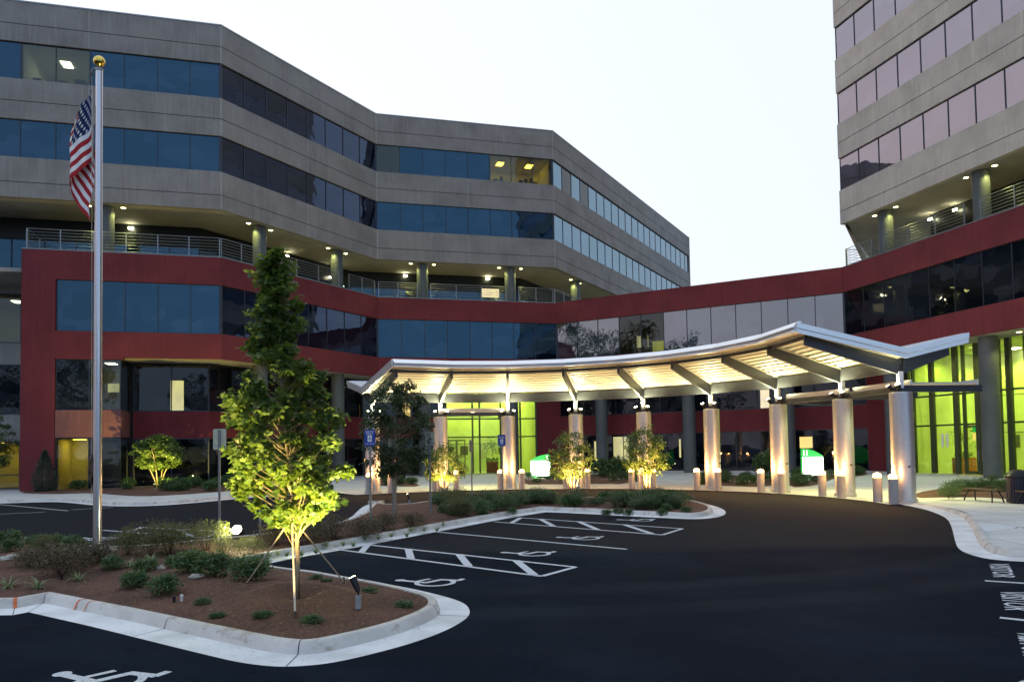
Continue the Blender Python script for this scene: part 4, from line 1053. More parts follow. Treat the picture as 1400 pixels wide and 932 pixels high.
def make_bollard():
    root = thing('bollard', 'x', 'bollard', (0,0,0), 0, 'lit concrete bollards along the drop-off')
    mb = MB(); mb.lathe([(.17, .02), (.17, .68), (.162, .685), (.162, .70), (.17, .705), (.17, .93), (.155, .95)], 26); mb.build('post', M['bollard'], root, autosmooth=30)
    mb = MB(); mb.lathe([(.13, .95), (.15, .97), (.155, 1.05), (.12, 1.11), (.03, 1.14)], 20); mb.build('lens', M['lamp_amber'], root, smooth=True)
    mb = MB(); mb.lathe([(.14, .945), (.155, .95), (.155, .962), (.14, .964)], 20); mb.build('collar', M['rail'], root)
    return root
bol0 = make_bollard(); used = False
sides = {1: 'right', -1: 'left'}
cn = ['rightmost canopy column by the bench', 'second canopy column from the right', 'third canopy column from the right', 'fourth canopy column from the right', 'canopy column behind the lit multi-stem tree', 'canopy column beside the first lit sign', 'column right of the central lobby doors', 'column left of the central lobby doors', 'leftmost canopy column']
for k, a_ in enumerate(PH):
    for sg in (1, -1):
        lab = 'lit bollard, %s one before the %s' % (sides[sg], cn[k])
        da = 2.6 if sg == 1 else -2.3
        loc = P(14.28, a_+da + .3, 0)
        c_ = bol0 if not used else copy_thing(bol0, lab, loc)
        c_['label'] = lab; c_.location = loc; used = True
        l = lamp('bollard_glow', 'POINT', (0, 0, 1.19), 25, (1, .50, .16), c_, .05)

# flat entry canopies between neighbouring columns
def flat_canopy(label, pairs, grp=None):
    mid = P(RV, sum(PH[k] for k in pairs)/len(pairs), 0)
    root = thing('flat_entry_canopy', label, 'canopy', mid)
    for k0, k1 in zip(pairs, pairs[1:]):
        a_, b_ = P(RV, PH[k0]), P(RV, PH[k1]); D = (b_-a_); L = D.length; D.normalize()
        if inn(D).dot(a_-RC) < 0: a_, b_ = b_, a_; D = -D
        F_ = Fm(a_, D)
        mb = MB(); mb.box(.1, L-.1, .55, 3.3, 4.55, 4.62, 0, F_); mb.build('slab', M['deck'], root)
        for y0_, y1_ in ((.47, .54), (3.31, 3.38)): mb = MB(); mb.box(.06, L-.06, y0_, y1_, 4.50, 4.72, 0, F_); mb.build('fascia', M['canopy_white'], root)
        mb = MB(); mb.box(.15, L-.15, -.06, .06, 4.24, 4.46, 0, F_); mb.box(.02, .14, .12, 3.5, 4.24, 4.50, 0, F_); mb.box(L-.14, L-.02, .12, 3.5, 4.24, 4.50, 0, F_); mb.build('beam', M['canopy_dark'], root)
    reparent_fix(root); return root
flat_canopy('low flat entry canopy with white edge before the central lobby doors', (6, 7))
fc = flat_canopy('low flat entry canopy on dark beams reaching from the rightmost columns towards the tower lobby', (0, 1, 2))

# downlights under the flat entry canopies
for root_, pairs in ((fc, (0, 1, 2)), ([o for o in C.objects if o.name == 'flat_entry_canopy'][0], (6, 7))):
    for k0, k1 in zip(pairs, pairs[1:]):
        for rr_ in (16.0, 17.6):
            q = P(rr_, (PH[k0]+PH[k1])/2, 0); mb = MB(); mb.lathe([(.11, 4.52), (.11, 4.55)], 16, q.x, q.y); o = mb.build('downlight', M['lamp_soffit'], root_); o.matrix_parent_inverse = Matrix.Translation(-root_.location)
            lamp('downlight_beam', 'SPOT', (q.x, q.y, 4.5), 210, (.93, 1, .42), o, .1, (q.x, q.y, 0), 140, .5)
# orange survey paint at the kerb corner
M['orange'] = plain('orange_marking_paint', (.75,.16,.04), .8)
# ================================================================== vegetation kit
def leaf_shape(kind):
    if kind == 'maple':
        return [(0,-.5),(.12,-.22),(.42,-.30),(.30,-.06),(.52,.12),(.22,.14),(.20,.34),(0,.55),(-.20,.34),(-.22,.14),(-.52,.12),(-.30,-.06),(-.42,-.30),(-.12,-.22)]
    if kind == 'oval': return [(0,-.5),(.2,-.15),(.2,.2),(0,.5),(-.2,.2),(-.2,-.15)]
    return [(0,-.5),(.10,0),(0,.5),(-.10,0)]
def add_leaf(mb, p, size, rg, shape, droop=.5, flat=0):
    a = rg.uniform(0, 6.283); tilt = rg.gauss(droop, .55); roll = rg.gauss(0, .5)
    Mx = Matrix.Rotation(a, 3, 'Z') @ Matrix.Rotation(-tilt, 3, 'X') @ Matrix.Rotation(roll, 3, 'Y')
    n0 = len(mb.v); s_ = size*rg.uniform(.65, 1.2); bend = rg.uniform(.1, .35)
    for x, y in shape: mb.v.append(tuple(p + Mx @ Vector((x*s_, (y+.5)*s_, -abs(x)*s_*bend))))
    mb.face(list(range(n0, n0+len(shape))))
def rnd_dir(rg):
    z = rg.uniform(-1, 1); a = rg.uniform(0, 6.283); r_ = math.sqrt(1-z*z); return Vector((r_*math.cos(a), r_*math.sin(a), z))
def make_tree(name, label, cat, h, env, trunk_r, clumps, per, clump_r, leaf, shape, lm, seed, lean=(0,0), base=0, stems=1, droop=.5, group=None, bend=None, squash=1.0):
    """env: list of (height fraction, radius) of the crown outline"""
    rg = random.Random(seed); root = thing(name, label, cat, (0,0,0), 0, group); sh = leaf_shape(shape)
    def er(t):
        for (t0, r0), (t1, r1) in zip(env, env[1:]):
            if t0 <= t <= t1: return r0+(r1-r0)*(t-t0)/max(1e-6, t1-t0)
        return 0
    axis = (lambda z: Vector((lean[0]*(z/h)**1.3, lean[1]*(z/h)**1.3, z))) if not bend else (lambda z: Vector((*bend(z/h), z)))
    tm = MB(); crown = MB(); zs = [i*h*.96/9 for i in range(10)]
    if stems == 1:
        tm.tube([axis(z) + Vector((rg.gauss(0, trunk_r*.25), rg.gauss(0, trunk_r*.25), 0))*(0 if z == 0 else 1) for z in zs], [trunk_r*(1.15 if z == 0 else max(.12, 1-z/h)) for z in zs], 9)
    tips = []
    t0, t1 = env[0][0], env[-1][0]
    cs = []
    tries = 0
    while len(cs) < clumps and tries < 9000:
        tries += 1
        t = rg.uniform(t0, t1); r_ = er(t); rr = r_*(rg.random()**.42)
        if rg.random() > (r_/max(e[1] for e in env))**1.1 + .10: continue
        a = rg.uniform(0, 6.283); c_ = axis(t*h) + Vector((rr*math.cos(a), rr*math.sin(a)*squash, 0)); cs.append((c_, t, rr/max(r_, .01)))
    stemtops = []
    if stems > 1:
        for s_ in range(stems):
            a = 6.283*s_/stems + rg.uniform(-.3, .3); top = Vector((math.cos(a)*env[len(env)//2][1]*.75, math.sin(a)*env[len(env)//2][1]*.75, h*rg.uniform(.55, .8)))
            b0 = Vector((math.cos(a)*.06, math.sin(a)*.06, 0)); pts = [b0.lerp(top, u) + Vector((math.cos(a), math.sin(a), 0))*(-.12*math.sin(u*3.14)) + rnd_dir(rg)*.025*(u > 0) for u in (0, .2, .4, .6, .8, 1)]
            tm.tube(pts, [trunk_r*(1-.75*u) for u in (0, .2, .4, .6, .8, 1)], 7); stemtops.append(pts)
    for c_, t, q in cs:
        zb = max(base, c_.z - c_.length*.0 - (.25+.5*q)*h*.13)
        if stems == 1: b0 = axis(min(zb, h*.9))
        else: b0 = min((p_ for pts in stemtops for p_ in pts[2:]), key=lambda p_: (p_-c_).length + (1 if p_.z > c_.z else 0))
        if (c_-b0).length > clump_r*.9 and rg.random() < .75:
            mid = b0.lerp(c_, .5) + Vector((0, 0, -.04*h*.1)) + rnd_dir(rg)*.03
            tm.tube([b0, mid, c_], [trunk_r*.24, trunk_r*.15, trunk_r*.06], 5, cap=False)
        kk = int(per*rg.uniform(.5, 1.4)); cr_ = clump_r*rg.uniform(.65, 1.25)
        for _ in range(kk):
            d = rnd_dir(rg)*cr_*rg.random()**.5; d.z *= .75
            add_leaf(crown, c_+d, leaf, rg, sh, droop)
    tm.build('trunk' if stems == 1 else 'stems', M['bark'], root, smooth=True); crown.build('crown', M[lm], root)
    return root
def at(o, px, py, z=None, rz=0, Y=None):
    if z is None: z = .15
    g_ = G(px, py, z); o.location = (g_.x, g_.y, z - .01); o.rotation_euler = (0, 0, rz); return g_

# --- the staked tree in the foreground
tz = mulch_z(TREE.x, TREE.y) - .02
TH = zat(372, 334, TREE.y) - tz
tree = make_tree('maple_tree', 'young staked maple glowing yellow-green in its uplight on the near island', 'tree', TH,
    [(.20, .12), (.25, .48), (.32, .82), (.42, .88), (.50, .80), (.58, .70), (.66, .52), (.72, .36), (.78, .40), (.85, .24), (.92, .22), (.985, .08)],
    .036, 200, 54, .16, .10, 'maple', 'leaf', 11, bend=lambda t: (-.06*t - .26*max(0, t-.35)/.65 + .05*math.sin(t*9), .03*math.sin(t*7)))
tree.location = (TREE.x, TREE.y, tz)
tp_ = Vector((TREE.x-.01, TREE.y, zat(403, 706, TREE.y)))
for (px, py), nm in (((338, 795), 'left'), ((470, 788), 'right'), ((403.5, 836), 'front')):
    g_ = G(px, py, .26); gz = mulch_z(g_.x, g_.y)
    mb = MB(); mb.tube([tp_ + Vector((0, -.07, 0)), Vector((g_.x, g_.y, gz+.02))], .011 if nm != 'front' else .015, 6)
    o = mb.build('guy_strap', M['strap'], tree); pg = MB(); pg.tube([(g_.x, g_.y, gz-.05), (g_.x, g_.y, gz+.10)], .018, 6); pg.build('peg', M['wood'], o)
stake = MB(); stake.box(.035, .058, .04, .065, 0, 1.45); 
o = stake.build('stake', M['wood'], tree)
bpy.context.view_layer.update()
for o in kids(tree):
    if o.name.startswith('guy_strap'): o.matrix_parent_inverse = tree.matrix_world.inverted()

# --- uplight fixtures, then added tree lamps that have none
def make_floodlight(lm, label, on=True):
    root = thing('landscape_spotlight', label, 'spotlight', (0,0,0))
    mb = MB(); mb.box(-.035, .035, -.03, .03, .02, .20); mb.build('junction_box', M['grey_box'], root)
    mb = MB(); mb.tube([(0,0,.20),(0,0,.26)], .012, 8); mb.build('knuckle', M['black'], root)
    mb = MB(); mb.tube([(.0,0,.25),(-.035,.02,.33),(-.085,.05,.43)], [.032, .045, .05], 14); hd = mb.build('head', M['black'], root, autosmooth=50)
    mb = MB(); mb.tube([(-.086,.0505,.432),(-.088,.0515,.436)], .042, 14); mb.build('lens', M[lm], hd)
    return root
M['lens_dull'] = plain('dull_lens', (.3,.3,.28), .2)
f1 = make_floodlight('lamp_white', 'small black spotlight on a grey box at the rim of the near island'); g_ = at(f1, 490, 832, .2)
f1.location.z = mulch_z(g_.x, g_.y)-.01; f1.scale = (1.0,)*3
lamp('spot_beam', 'SPOT', (-.10, .06, .46), 480, (1, .82, .28), f1, .05, target=((TREE.x-.0-g_.x), (TREE.y-g_.y), 2.6), size=70, blend=.7)
lamp('trunk_fill', 'SPOT', (TREE.x+.25, TREE.y-1.3, .28), 110, (1, .70, .28), None, .05, target=(TREE.x, TREE.y, 1.5), size=50, blend=.9)  # added lamp with no fixture, brightens the trunk from the front
lamp('spot_beam', 'SPOT', (TREE.x-1.0, TREE.y-1.5, mulch_z(TREE.x-1.0, TREE.y-1.5)+.1), 620, (1, .80, .22), None, .05, target=(TREE.x-.1, TREE.y, 2.6), size=75, blend=.7)  # added lamp with no fixture, lifts the crown from front left
lamp('spot_beam', 'SPOT', (TREE.x+.35, TREE.y-.55, mulch_z(TREE.x+.35, TREE.y-.55)+.12), 190, (1, .78, .20), None, .05, target=(TREE.x-.05, TREE.y, 3.0), size=70, blend=.6)  # added lamp with no fixture, lifts the crown from close to the trunk
# the big glaring flood aimed at the flagpole
gF = G(327, 748, .2)
fl = thing('flagpole_floodlight', 'glaring floodlight aimed up at the flag from the shrubs left of the maple', 'floodlight', (gF.x, gF.y, mulch_z(gF.x, gF.y)-.12))
mb = MB(); mb.tube([(0,0,0),(0,0,.35)], .02, 8); mb.box(-.12, .12, -.015, .015, .33, .37); mb.build('bracket', M['black'], fl)
mb = MB(); mb.tube([(.03,.08,.46),(0,-.02,.52),(-.02,-.08,.56)], [.06, .10, .125], 16); hd = mb.build('housing', M['black'], fl, autosmooth=50)
mb = MB(); mb.lathe([(.02,-.0),(.12,.012),(.15,.03),(.13,.05),(.02,.06)], 16); ln = mb.build('lens', M['lamp_flood'], hd, smooth=True)
ln.location = (-.025,-.10,.575); ln.scale = (.55,.55,.55); ln.rotation_euler = (R(60), 0, R(-18))
GP = G(133, 748, .2)
lamp('flood_beam', 'SPOT', (-.06,-.14,.62), 900, (1, 1, .62), fl, .10, target=(GP.x-gF.x, GP.y-gF.y, 7.5), size=40, blend=.9)
lamp('flood_spill', 'POINT', (0,-.22,.66), 26, (1, 1, .5), fl, .10)
# little ones
def small_spot(px, py, label, tgt=None, e=60, zz=.12, scale=.8, lens='lamp_white', col=(1,.75,.28), size=80):
    o = make_floodlight(lens, label); g_ = at(o, px, py, zz); o.scale = (scale,)*3
    if tgt is not None: lamp('spot_beam', 'SPOT', (-.10, .06, .46), e, col, o, .04, target=((tgt[0]-g_.x)/scale, (tgt[1]-g_.y)/scale, (tgt[2]-zz)/scale), size=size, blend=.7)
    return o

# --- flagpole and flag
fpz = mulch_z(GP.x, GP.y)-.02; PT = zat(135, 98, GP.y)
fp = thing('flagpole', 'tall polished steel flagpole with gold ball rising from the left planting strip', 'flagpole', (GP.x, GP.y, fpz))
hP = PT - fpz; mb = MB(); mb.lathe([(.16, 0), (.16, .04), (.10, .05), (.092, .5), (.088, 6), (.078, hP)], 28); 
M['steel'] = plain('polished_steel', (.60,.60,.63), .24, .92, var=.03, scale=.8)
mb.build('pole', M['steel'], fp, autosmooth=30)
mb = MB(); mb.lathe([(.078, hP), (.09, hP+.02), (.09, hP+.06), (.04, hP+.08), (.016, hP+.09), (.016, hP+.15)], 20); tk = mb.build('truck', M['rail'], fp, autosmooth=30)
mb = MB(); kk = 14; mb.lathe([(.13*math.sin(math.pi*i/kk)+.001, hP+.24-.13*math.cos(math.pi*i/kk)) for i in range(kk+1)], 20); mb.build('ball', M['gold'], fp, smooth=True)
mb = MB(); mb.tube([(-.02,0,hP+.06), (-.12,0,hP+.08), (-.17,0,hP+.03), (-.17,0,hP-.1)], .022, 8); mb.build('pulley_arm', M['rail'], fp, smooth=True)
mb = MB(); mb.tube([(-.175,0,hP-.1), (-.15,0,hP*.5), (-.14,0,1.2)], .007, 5); mb.build('halyard', M['strap'], fp)
mb = MB(); mb.tube([(-.12,0,2.2),(-.16,-.03,2.05),(-.20,0,1.9),(-.13,.03,1.8),(-.17,-.03,1.62),(-.12,0,1.5),(-.13,0,2.15)], .028, 6); mb.build('rope_coil', M['wood'], fp, smooth=True)
mb = MB(); mb.tube([(-.155,0,zat(125, 118, GP.y)-fpz), (-.150,0,zat(127, 222, GP.y)-fpz)], .02, 6); mb.build('hoist_line', M['strap'], fp)
def flag():
    U, Vn = 90, 46; hv = 1.80; L = 2.9; top = zat(126, 112, GP.y); me_v = []; uvs = []
    for j in range(Vn+1):
        v = j/Vn
        for i in range(U+1):
            u = i/U
            # cloth hangs from the hoist in a few deep folds
            seg = u*2.0; k_ = int(min(seg, 1.999)); f_ = seg-k_; wv = (f_ if k_ % 2 == 0 else 1-f_)
            amp = .50*(.52+.48*min(1, v*1.3+u*.7)) * (1 if u < .95 else 1)
            x = -(.03 + amp*(.5-.5*math.cos(wv*math.pi))**.9) ; x += .10*u*(1-v)
            y = .075*math.sin(u*9.4+v*2.1) + .035*k_ + .02*math.sin(u*31+v*6)
            z = top - v*hv - 1.80*u**1.2*(1-.12*v) - .10*math.sin(wv*3.14)*(.3+v)
            x += .02*math.sin(v*9+u*4); me_v.append((x, y, z-top)); uvs.append((u, 1-v))
    f = [(j*(U+1)+i, j*(U+1)+i+1, (j+1)*(U+1)+i+1, (j+1)*(U+1)+i) for j in range(Vn) for i in range(U)]
    me = bpy.data.meshes.new('flag'); me.from_pydata(me_v, [], f); uv = me.uv_layers.new(name='uv')
    for l in me.loops: uv.data[l.index].uv = uvs[l.vertex_index]
    finish(me, True)
    mt, n, b = nodes('flag_cloth'); t = n.nodes.new('ShaderNodeUVMap'); sp = n.nodes.new('ShaderNodeSeparateXYZ'); n.links.new(t.outputs[0], sp.inputs[0])
    def mth(op, a, b_=None):
        x = n.nodes.new('ShaderNodeMath'); x.operation = op
        for k, v in ((0, a), (1, b_)):
            if v is None: continue
            if hasattr(v, 'links'): n.links.new(v, x.inputs[k])
            else: x.inputs[k].default_value = v
        return x.outputs[0]
    u, v = sp.outputs[0], mth('SUBTRACT', 1.0, sp.outputs[1])
    st = mth('MODULO', mth('FLOOR', mth('MULTIPLY', v, 13.0)), 2.0)
    can = mth('MULTIPLY', mth('LESS_THAN', u, .4), mth('LESS_THAN', v, 7/13))
    cu, cv = mth('MULTIPLY', u, 11/.4), mth('MULTIPLY', v, 9*13/7)
    chk = mth('LESS_THAN', mth('MODULO', mth('ADD', mth('FLOOR', cu), mth('FLOOR', cv)), 2.0), .5)
    du = mth('SUBTRACT', mth('FRACT', cu), .5); dv = mth('SUBTRACT', mth('FRACT', cv), .5)
    rr = mth('ADD', mth('MULTIPLY', du, du), mth('MULTIPLY', dv, dv)); star = mth('MULTIPLY', mth('LESS_THAN', rr, .14), chk)
    base = mix(n, (.42,.012,.022), (.85,.83,.83), st); cant = mix(n, (.010,.018,.10), (.7,.7,.7), star); base = mix(n, base, cant, can)
    n.links.new(base, b.inputs['Base Color']); setp(b, rough=.85)
    me.materials.append(mt); o = link('flag', me); o.location = (GP.x-.15, GP.y-.02, top)
    tag(o, 'limp red, white and blue striped flag hanging from the flagpole', 'flag'); return o
flag()

# --- background planting trees
dk = make_tree('dark_tree', 'dark slim-trunked tree in the strip before the left end of the canopy', 'tree', 4.9,
    [(.34, .40), (.42, .95), (.55, 1.2), (.70, 1.2), (.82, 1.05), (.92, .85), (1.04, .55)], .06, 170, 62, .27, .115, 'oval', 'leaf_dark', 5, lean=(.1, 0))
at(dk, 540.5, 711, .15, 0)
dk.scale = (.93,.93, (zat(548, 527, dk.location.y)-.15)/4.9)
def lit_multistem(px, py, top, hw, label, seed, e=120):
    g_ = G(px, py, .15); hh = zat(px, top, g_.y) - .15
    t_ = make_tree('multistem_tree', label, 'tree', hh, [(.36, hw*.55), (.46, hw*.95), (.58, hw), (.74, hw*.85), (.9, hw*.6), (1, hw*.25)], .035, 84, 50, .24*hw+.05, .115, 'oval', 'leaf_light', seed, stems=7, group=None)
    t_.location = (g_.x, g_.y, .14)
    return t_, g_
t1_, g1 = lit_multistem(885, 683, 582, .88, 'multi-stemmed tree with brightly uplit pale stems near the right tip of the strip', 21)
t2_, g2_ = lit_multistem(783, 683, 591, .95, 'uplit bushy multi-stem tree beside a starry ground spotlight mid-strip', 22)
t3_, g3 = lit_multistem(608, 681, 607, .98, 'uplit bushy multi-stem tree before the central lobby doors', 23)
small_spot(791, 672, 'bright ground spotlight between the strip shrubs, right of the middle tree', None, lens='lamp_flood', scale=.75, zz=.2)
small_spot(560, 690, 'small stalk spotlight beside the dark tree', None, scale=1.0, zz=.2)
for g_, nm, e in ((g1, 'tree_uplight', 520), (g2_, 'tree_uplight', 480), (g3, 'tree_uplight', 480)):
    o = make_floodlight('lamp_white', {id(g1): 'ground uplight at the foot of the rightmost strip tree', id(g2_): 'ground uplight at the foot of the middle strip tree', id(g3): 'ground uplight at the foot of the tree before the lobby doors'}[id(g_)])
    o.location = (g_.x+.15, g_.y-.95, .16); o.scale = (.6,)*3
    lamp('uplight_beam', 'SPOT', (-.10, .06, .48), e, (1, .56, .17), o, .05, target=(-.15/.6, 1.0/.6, 1.9/.6), size=95, blend=.6)
# small trees against the left building
gl = G(217, 668, .16); hh = zat(215, 597, gl.y)-.16
lt = make_tree('small_tree', 'small vase-shaped tree glowing yellow against the recessed ground floor', 'tree', hh, [(.42, .5), (.52, 1.3), (.68, 1.45), (.85, 1.2), (1.0, .5)], .05, 120, 60, .36, .17, 'maple', 'leaf_light', 31, stems=4)
lt.location = (gl.x, gl.y, .15)
o = small_spot(212, 671, 'ground uplight under the small yellow tree at the left building', (gl.x, gl.y+.1, 3.0), 900, .16, 1.0, col=(1, .78, .15), size=110)
gl2 = G(-6, 670, .16)
lt2 = make_tree('small_tree', 'young tree half cut off at the left edge of the picture', 'tree', 5.2, [(.30, .5), (.42, 1.2), (.6, 1.3), (.8, .9), (1.0, .3)], .06, 70, 60, .34, .12, 'maple', 'leaf_light', 33)
lt2.location = (gl2.x, gl2.y, .14)
gq = G(61, 673, .14); hf = zat(62, 617, gq.y)-.14
fir = thing('conical_evergreen', 'grey-green conical evergreen against the foot of the red pier', 'shrub', (gq.x, gq.y, .13))
rg = random.Random(4); mb = MB(); sh = leaf_shape('needle')
for i in range(5200):
    t = rg.random()**1.2; r_ = (1.02*(1-t)**.8*(.35+1.6*min(t+.1, .4)))*(rg.random()**.35)*rg.uniform(.85, 1.12); a = rg.uniform(0, 6.283)
    add_leaf(mb, Vector((r_*math.cos(a), r_*math.sin(a), .05+t*hf*.98)), .17, rg, sh, -.4)
mb.build('foliage', M['needle'], fir); mb = MB(); mb.tube([(0,0,0),(0,0,hf*.8)], .04, 6); mb.build('trunk', M['bark'], fir)
# small spot glints in the left bed
small_spot(173, 668, 'tiny ground spotlight left of the small yellow tree', None, scale=.7)
small_spot(259, 665, 'tiny ground spotlight right of the small yellow tree', None, scale=.7)

# --- shrubs
def shrub_mesh(nm, seed, w_, h_, n_, leaf, shape, lm, twigs=0, open_=.5):
    rg = random.Random(seed); mb = MB(); sh = leaf_shape(shape); cl = []
    for k in range(11): d = rnd_dir(rg); cl.append(Vector((d.x*w_*.62, d.y*w_*.62, h_*(.45+.35*abs(d.z)))))
    for i in range(n_):
        if rg.random() < .55: c_ = rg.choice(cl); d = rnd_dir(rg)*w_*.38*rg.random()**.4; p_ = c_+d
        else: d = rnd_dir(rg); q = rg.random()**open_; p_ = Vector((d.x*w_*q, d.y*w_*q, h_*.5+d.z*h_*.5*q))
        if p_.z < .02: p_.z = rg.uniform(.02, h_*.3)
        add_leaf(mb, p_, leaf, rg, sh, .1)
    a = mb.mesh(nm, M[lm]); tb = MB()
    for k in range(twigs or 7):
        d = rnd_dir(rg); tb.tube([(d.x*.04, d.y*.04, 0), (d.x*w_*.4, d.y*w_*.4, h_*.5), (d.x*w_*.8, d.y*w_*.8, h_*rg.uniform(.7, 1.05))], [.007, .005, .002], 4, cap=False)
    return a, tb.mesh('stems', M['twig'])
SM = {}
SM['mound'] = [shrub_mesh('foliage', 40+i, .42, .46, 1500, .075, 'oval', 'leaf_shrub', open_=.33) for i in range(3)]
SM['rusty'] = [shrub_mesh('foliage', 50+i, .60, .58, 1900, .058, 'oval', 'leaf_rust', 18, open_=.45) for i in range(2)]
SM['olive'] = [shrub_mesh('foliage', 60+i, .62, .72, 2200, .085, 'needle', 'leaf_olive', 14, open_=.45) for i in range(2)]
SM['green'] = [shrub_mesh('foliage', 70+i, .55, .60, 1500, .11, 'needle', 'leaf_shrub', 8, open_=.45) for i in range(3)]
SM['sage'] = [shrub_mesh('foliage', 110+i, .55, .66, 1100, .12, 'needle', 'leaf_sage', 10, open_=.5) for i in range(3)]
SM['broad'] = [shrub_mesh('foliage', 80+i, .50, .55, 1300, .095, 'oval', 'leaf_shrub', 8, open_=.35) for i in range(2)]
def strap_mesh(seed, n_=34, L=.38, wd=.012):
    rg = random.Random(seed); mb = MB()
    for i in range(n_):
        a = rg.uniform(0, 6.283); el = rg.uniform(.5, 1.45); l = L*rg.uniform(.6, 1.15); dx, dy = math.cos(a), math.sin(a); px_, pz = .02, 0; pr = None
        for s_ in range(6):
            t = s_/5; ww = wd*(1-t)**.7; p_ = (dx*px_ - dy*ww, dy*px_ + dx*ww, pz); q = (dx*px_ + dy*ww, dy*px_ - dx*ww, pz)
            if pr: mb.quad(pr[0], pr[1], q, p_)
            pr = (p_, q); e2 = el - t*1.9; px_ += math.cos(e2)*l/5; pz = max(.01, pz+math.sin(e2)*l/5)
    return mb.mesh('blades', M['leaf_strap'])
SM['strap'] = [(strap_mesh(90+i), None) for i in range(3)]
def plant(kind, px, py, label, sc_=1.0, cat='shrub', group=None, i=0, name=None, xy=None, surf=None, zs=1.0):
    if xy is None: g_ = G(px, py, .22); xy = (g_.x, g_.y)
    z = surf if surf is not None else (mulch_z(*xy) if inside(xy[0], xy[1], inner_c) else plaza_z(*xy)+.06)
    root = thing(name or {'strap': 'strap_leaf_plant'}.get(kind, 'shrub'), label, cat, (xy[0], xy[1], z-.015), (i*1.7) % 6.28, group)
    a, s_ = SM[kind][i % len(SM[kind])]; link('foliage' if kind != 'strap' else 'blades', a, root)
    if s_: link('stems', s_, root)
    root.scale = (sc_, sc_, sc_*zs); return root
mounds = [(154,779,.55,'round dark green shrub, leftmost of the mulch cluster'), (185,799,.62,'round dark green shrub in front of the leftmost of the cluster'), (199,781,.55,'round dark green shrub behind the strap plant at the cluster'),
 (224,807,.66,'round dark green shrub nearest the kerb, front of the cluster'), (241,775,.55,'round dark green shrub under the glaring floodlight'), (262,784,.74,'broad dark green shrub in the middle row of the cluster'),
 (292,788,.74,'broad dark green shrub right of the middle one in the cluster'), (270,768,.55,'dark green shrub behind the middle row of the cluster'), (320,773,.5,'small dark green shrub left of the left guy strap'), (342,792,.74,'dark green shrub at the foot of the left guy strap'), (352,772,.6,'dark green shrub between guy strap and inner kerb corner'),
 (12,741,.8,'dark green shrub at the left edge of the far strip'), (15,754,.62,'small dark green shrub low at the left edge'), (50,745,.72,'dark green shrub second from the left edge, far row'), (76,742,.66,'dark green shrub third from the left edge, far row'), (101,747,.72,'dark green shrub left of the flagpole, far row')]
for i, (x, y, s_, lab) in enumerate(mounds): plant('broad' if i in (5, 6, 9) else 'mound', x, y, lab, s_, group='evergreen shrubs in the near island', i=i)
rusty = [(62,775,.8,'dull rusty shrub behind the left strap plants'), (85,785,.85,'dull rusty shrub between the two left strap plants'), (118,775,.8,'dull rusty shrub left of the flagpole foot'), (135,771,.62,'low rusty shrub in front of the flagpole foot'), (40,772,.6,'low rusty shrub at the far left'), (375,741,.7,'dull rusty shrub behind the trunk of the maple'), (425,738,.8,'dull rusty shrub right of the maple trunk'), (455,732,.8,'dull rusty shrub left of the first blue sign'), (500,728,.7,'dull rusty shrub at the foot of the first blue sign'), (524,721,.6,'dull rusty shrub right of the first blue sign'), (565,716,.55,'dull rusty shrub right of the dark tree trunk'), (400,730,.7,'dull rusty shrub among the sign posts behind the maple')]
for i, (x, y, s_, lab) in enumerate(rusty): plant('rusty', x, y, lab, s_*(1.35 if x > 300 else 1), group='dull rusty shrubs in the strip', i=i)
olive = [(176,757,.8,'feathery olive shrub right of the flagpole'), (205,760,1.05,'largest feathery olive shrub right of the flagpole'), (232,757,.95,'feathery olive shrub between flagpole and floodlight'), (282,752,.95,'feathery yellow-lit shrub just left of the floodlight'), (62,758,.6,'low feathery shrub among the left rocks'), (313,757,.62,'small feathery shrub in front of the glaring floodlight'), (343,753,.6,'small feathery shrub right of the glaring floodlight')]
for i, (x, y, s_, lab) in enumerate(olive): plant('olive', x, y, lab, s_, group='feathery shrubs by the floodlight', i=i)
straps = [(12,800,.95,'variegated strap-leaf plant at the left edge'), (52,799,.95,'variegated strap-leaf plant second from the left'), (108,789,.85,'variegated strap-leaf plant behind the orange kerb corner'), (177,776,.85,'variegated strap-leaf plant among the left shrubs'), (207,769,.9,'variegated strap-leaf plant below the olive shrubs'), (265,757,.8,'variegated strap-leaf plant left of the floodlight'), (335,757,.7,'strap-leaf plant just right of the floodlight')]
for i, (x, y, s_, lab) in enumerate(straps): plant('strap', x, y, lab, s_, 'plant', 'strap-leaf plants in the near island', i)
for i, x in enumerate((368, 392, 432, 446, 469, 483, 499, 517, 556, 562, 580, 597, 606, 535, 412, 380)):
    y = 752 - (x-368)*.172 + (i % 3)*3
    plant('strap', x, y, 'pale strap-leaf plant in the row behind the inner stall kerb', .75, 'plant', 'row of strap-leaf plants behind the stall kerb', i)
weeds = [(277,820,.33,'tiny green seedling left of the maple'), (297,836,.3,'tiny seedling left of the maple, second from its trunk'), (359,839,.34,'small green weed left of the front guy strap'), (426,844,.38,'small green weed right of the front guy strap'), (505,805,.38,'small green weed behind the black spotlight'), (552,822,.36,'small green weed near the tip of the island'), (432,786,.3,'small weed at the inner kerb behind the right strap'), (447,790,.26,'smallest weed at the inner kerb')]
for i, (x, y, s_, lab) in enumerate(weeds): plant('mound', x, y, lab, s_, 'weed', 'small weeds on the near island', i, name='weed', zs=.6)
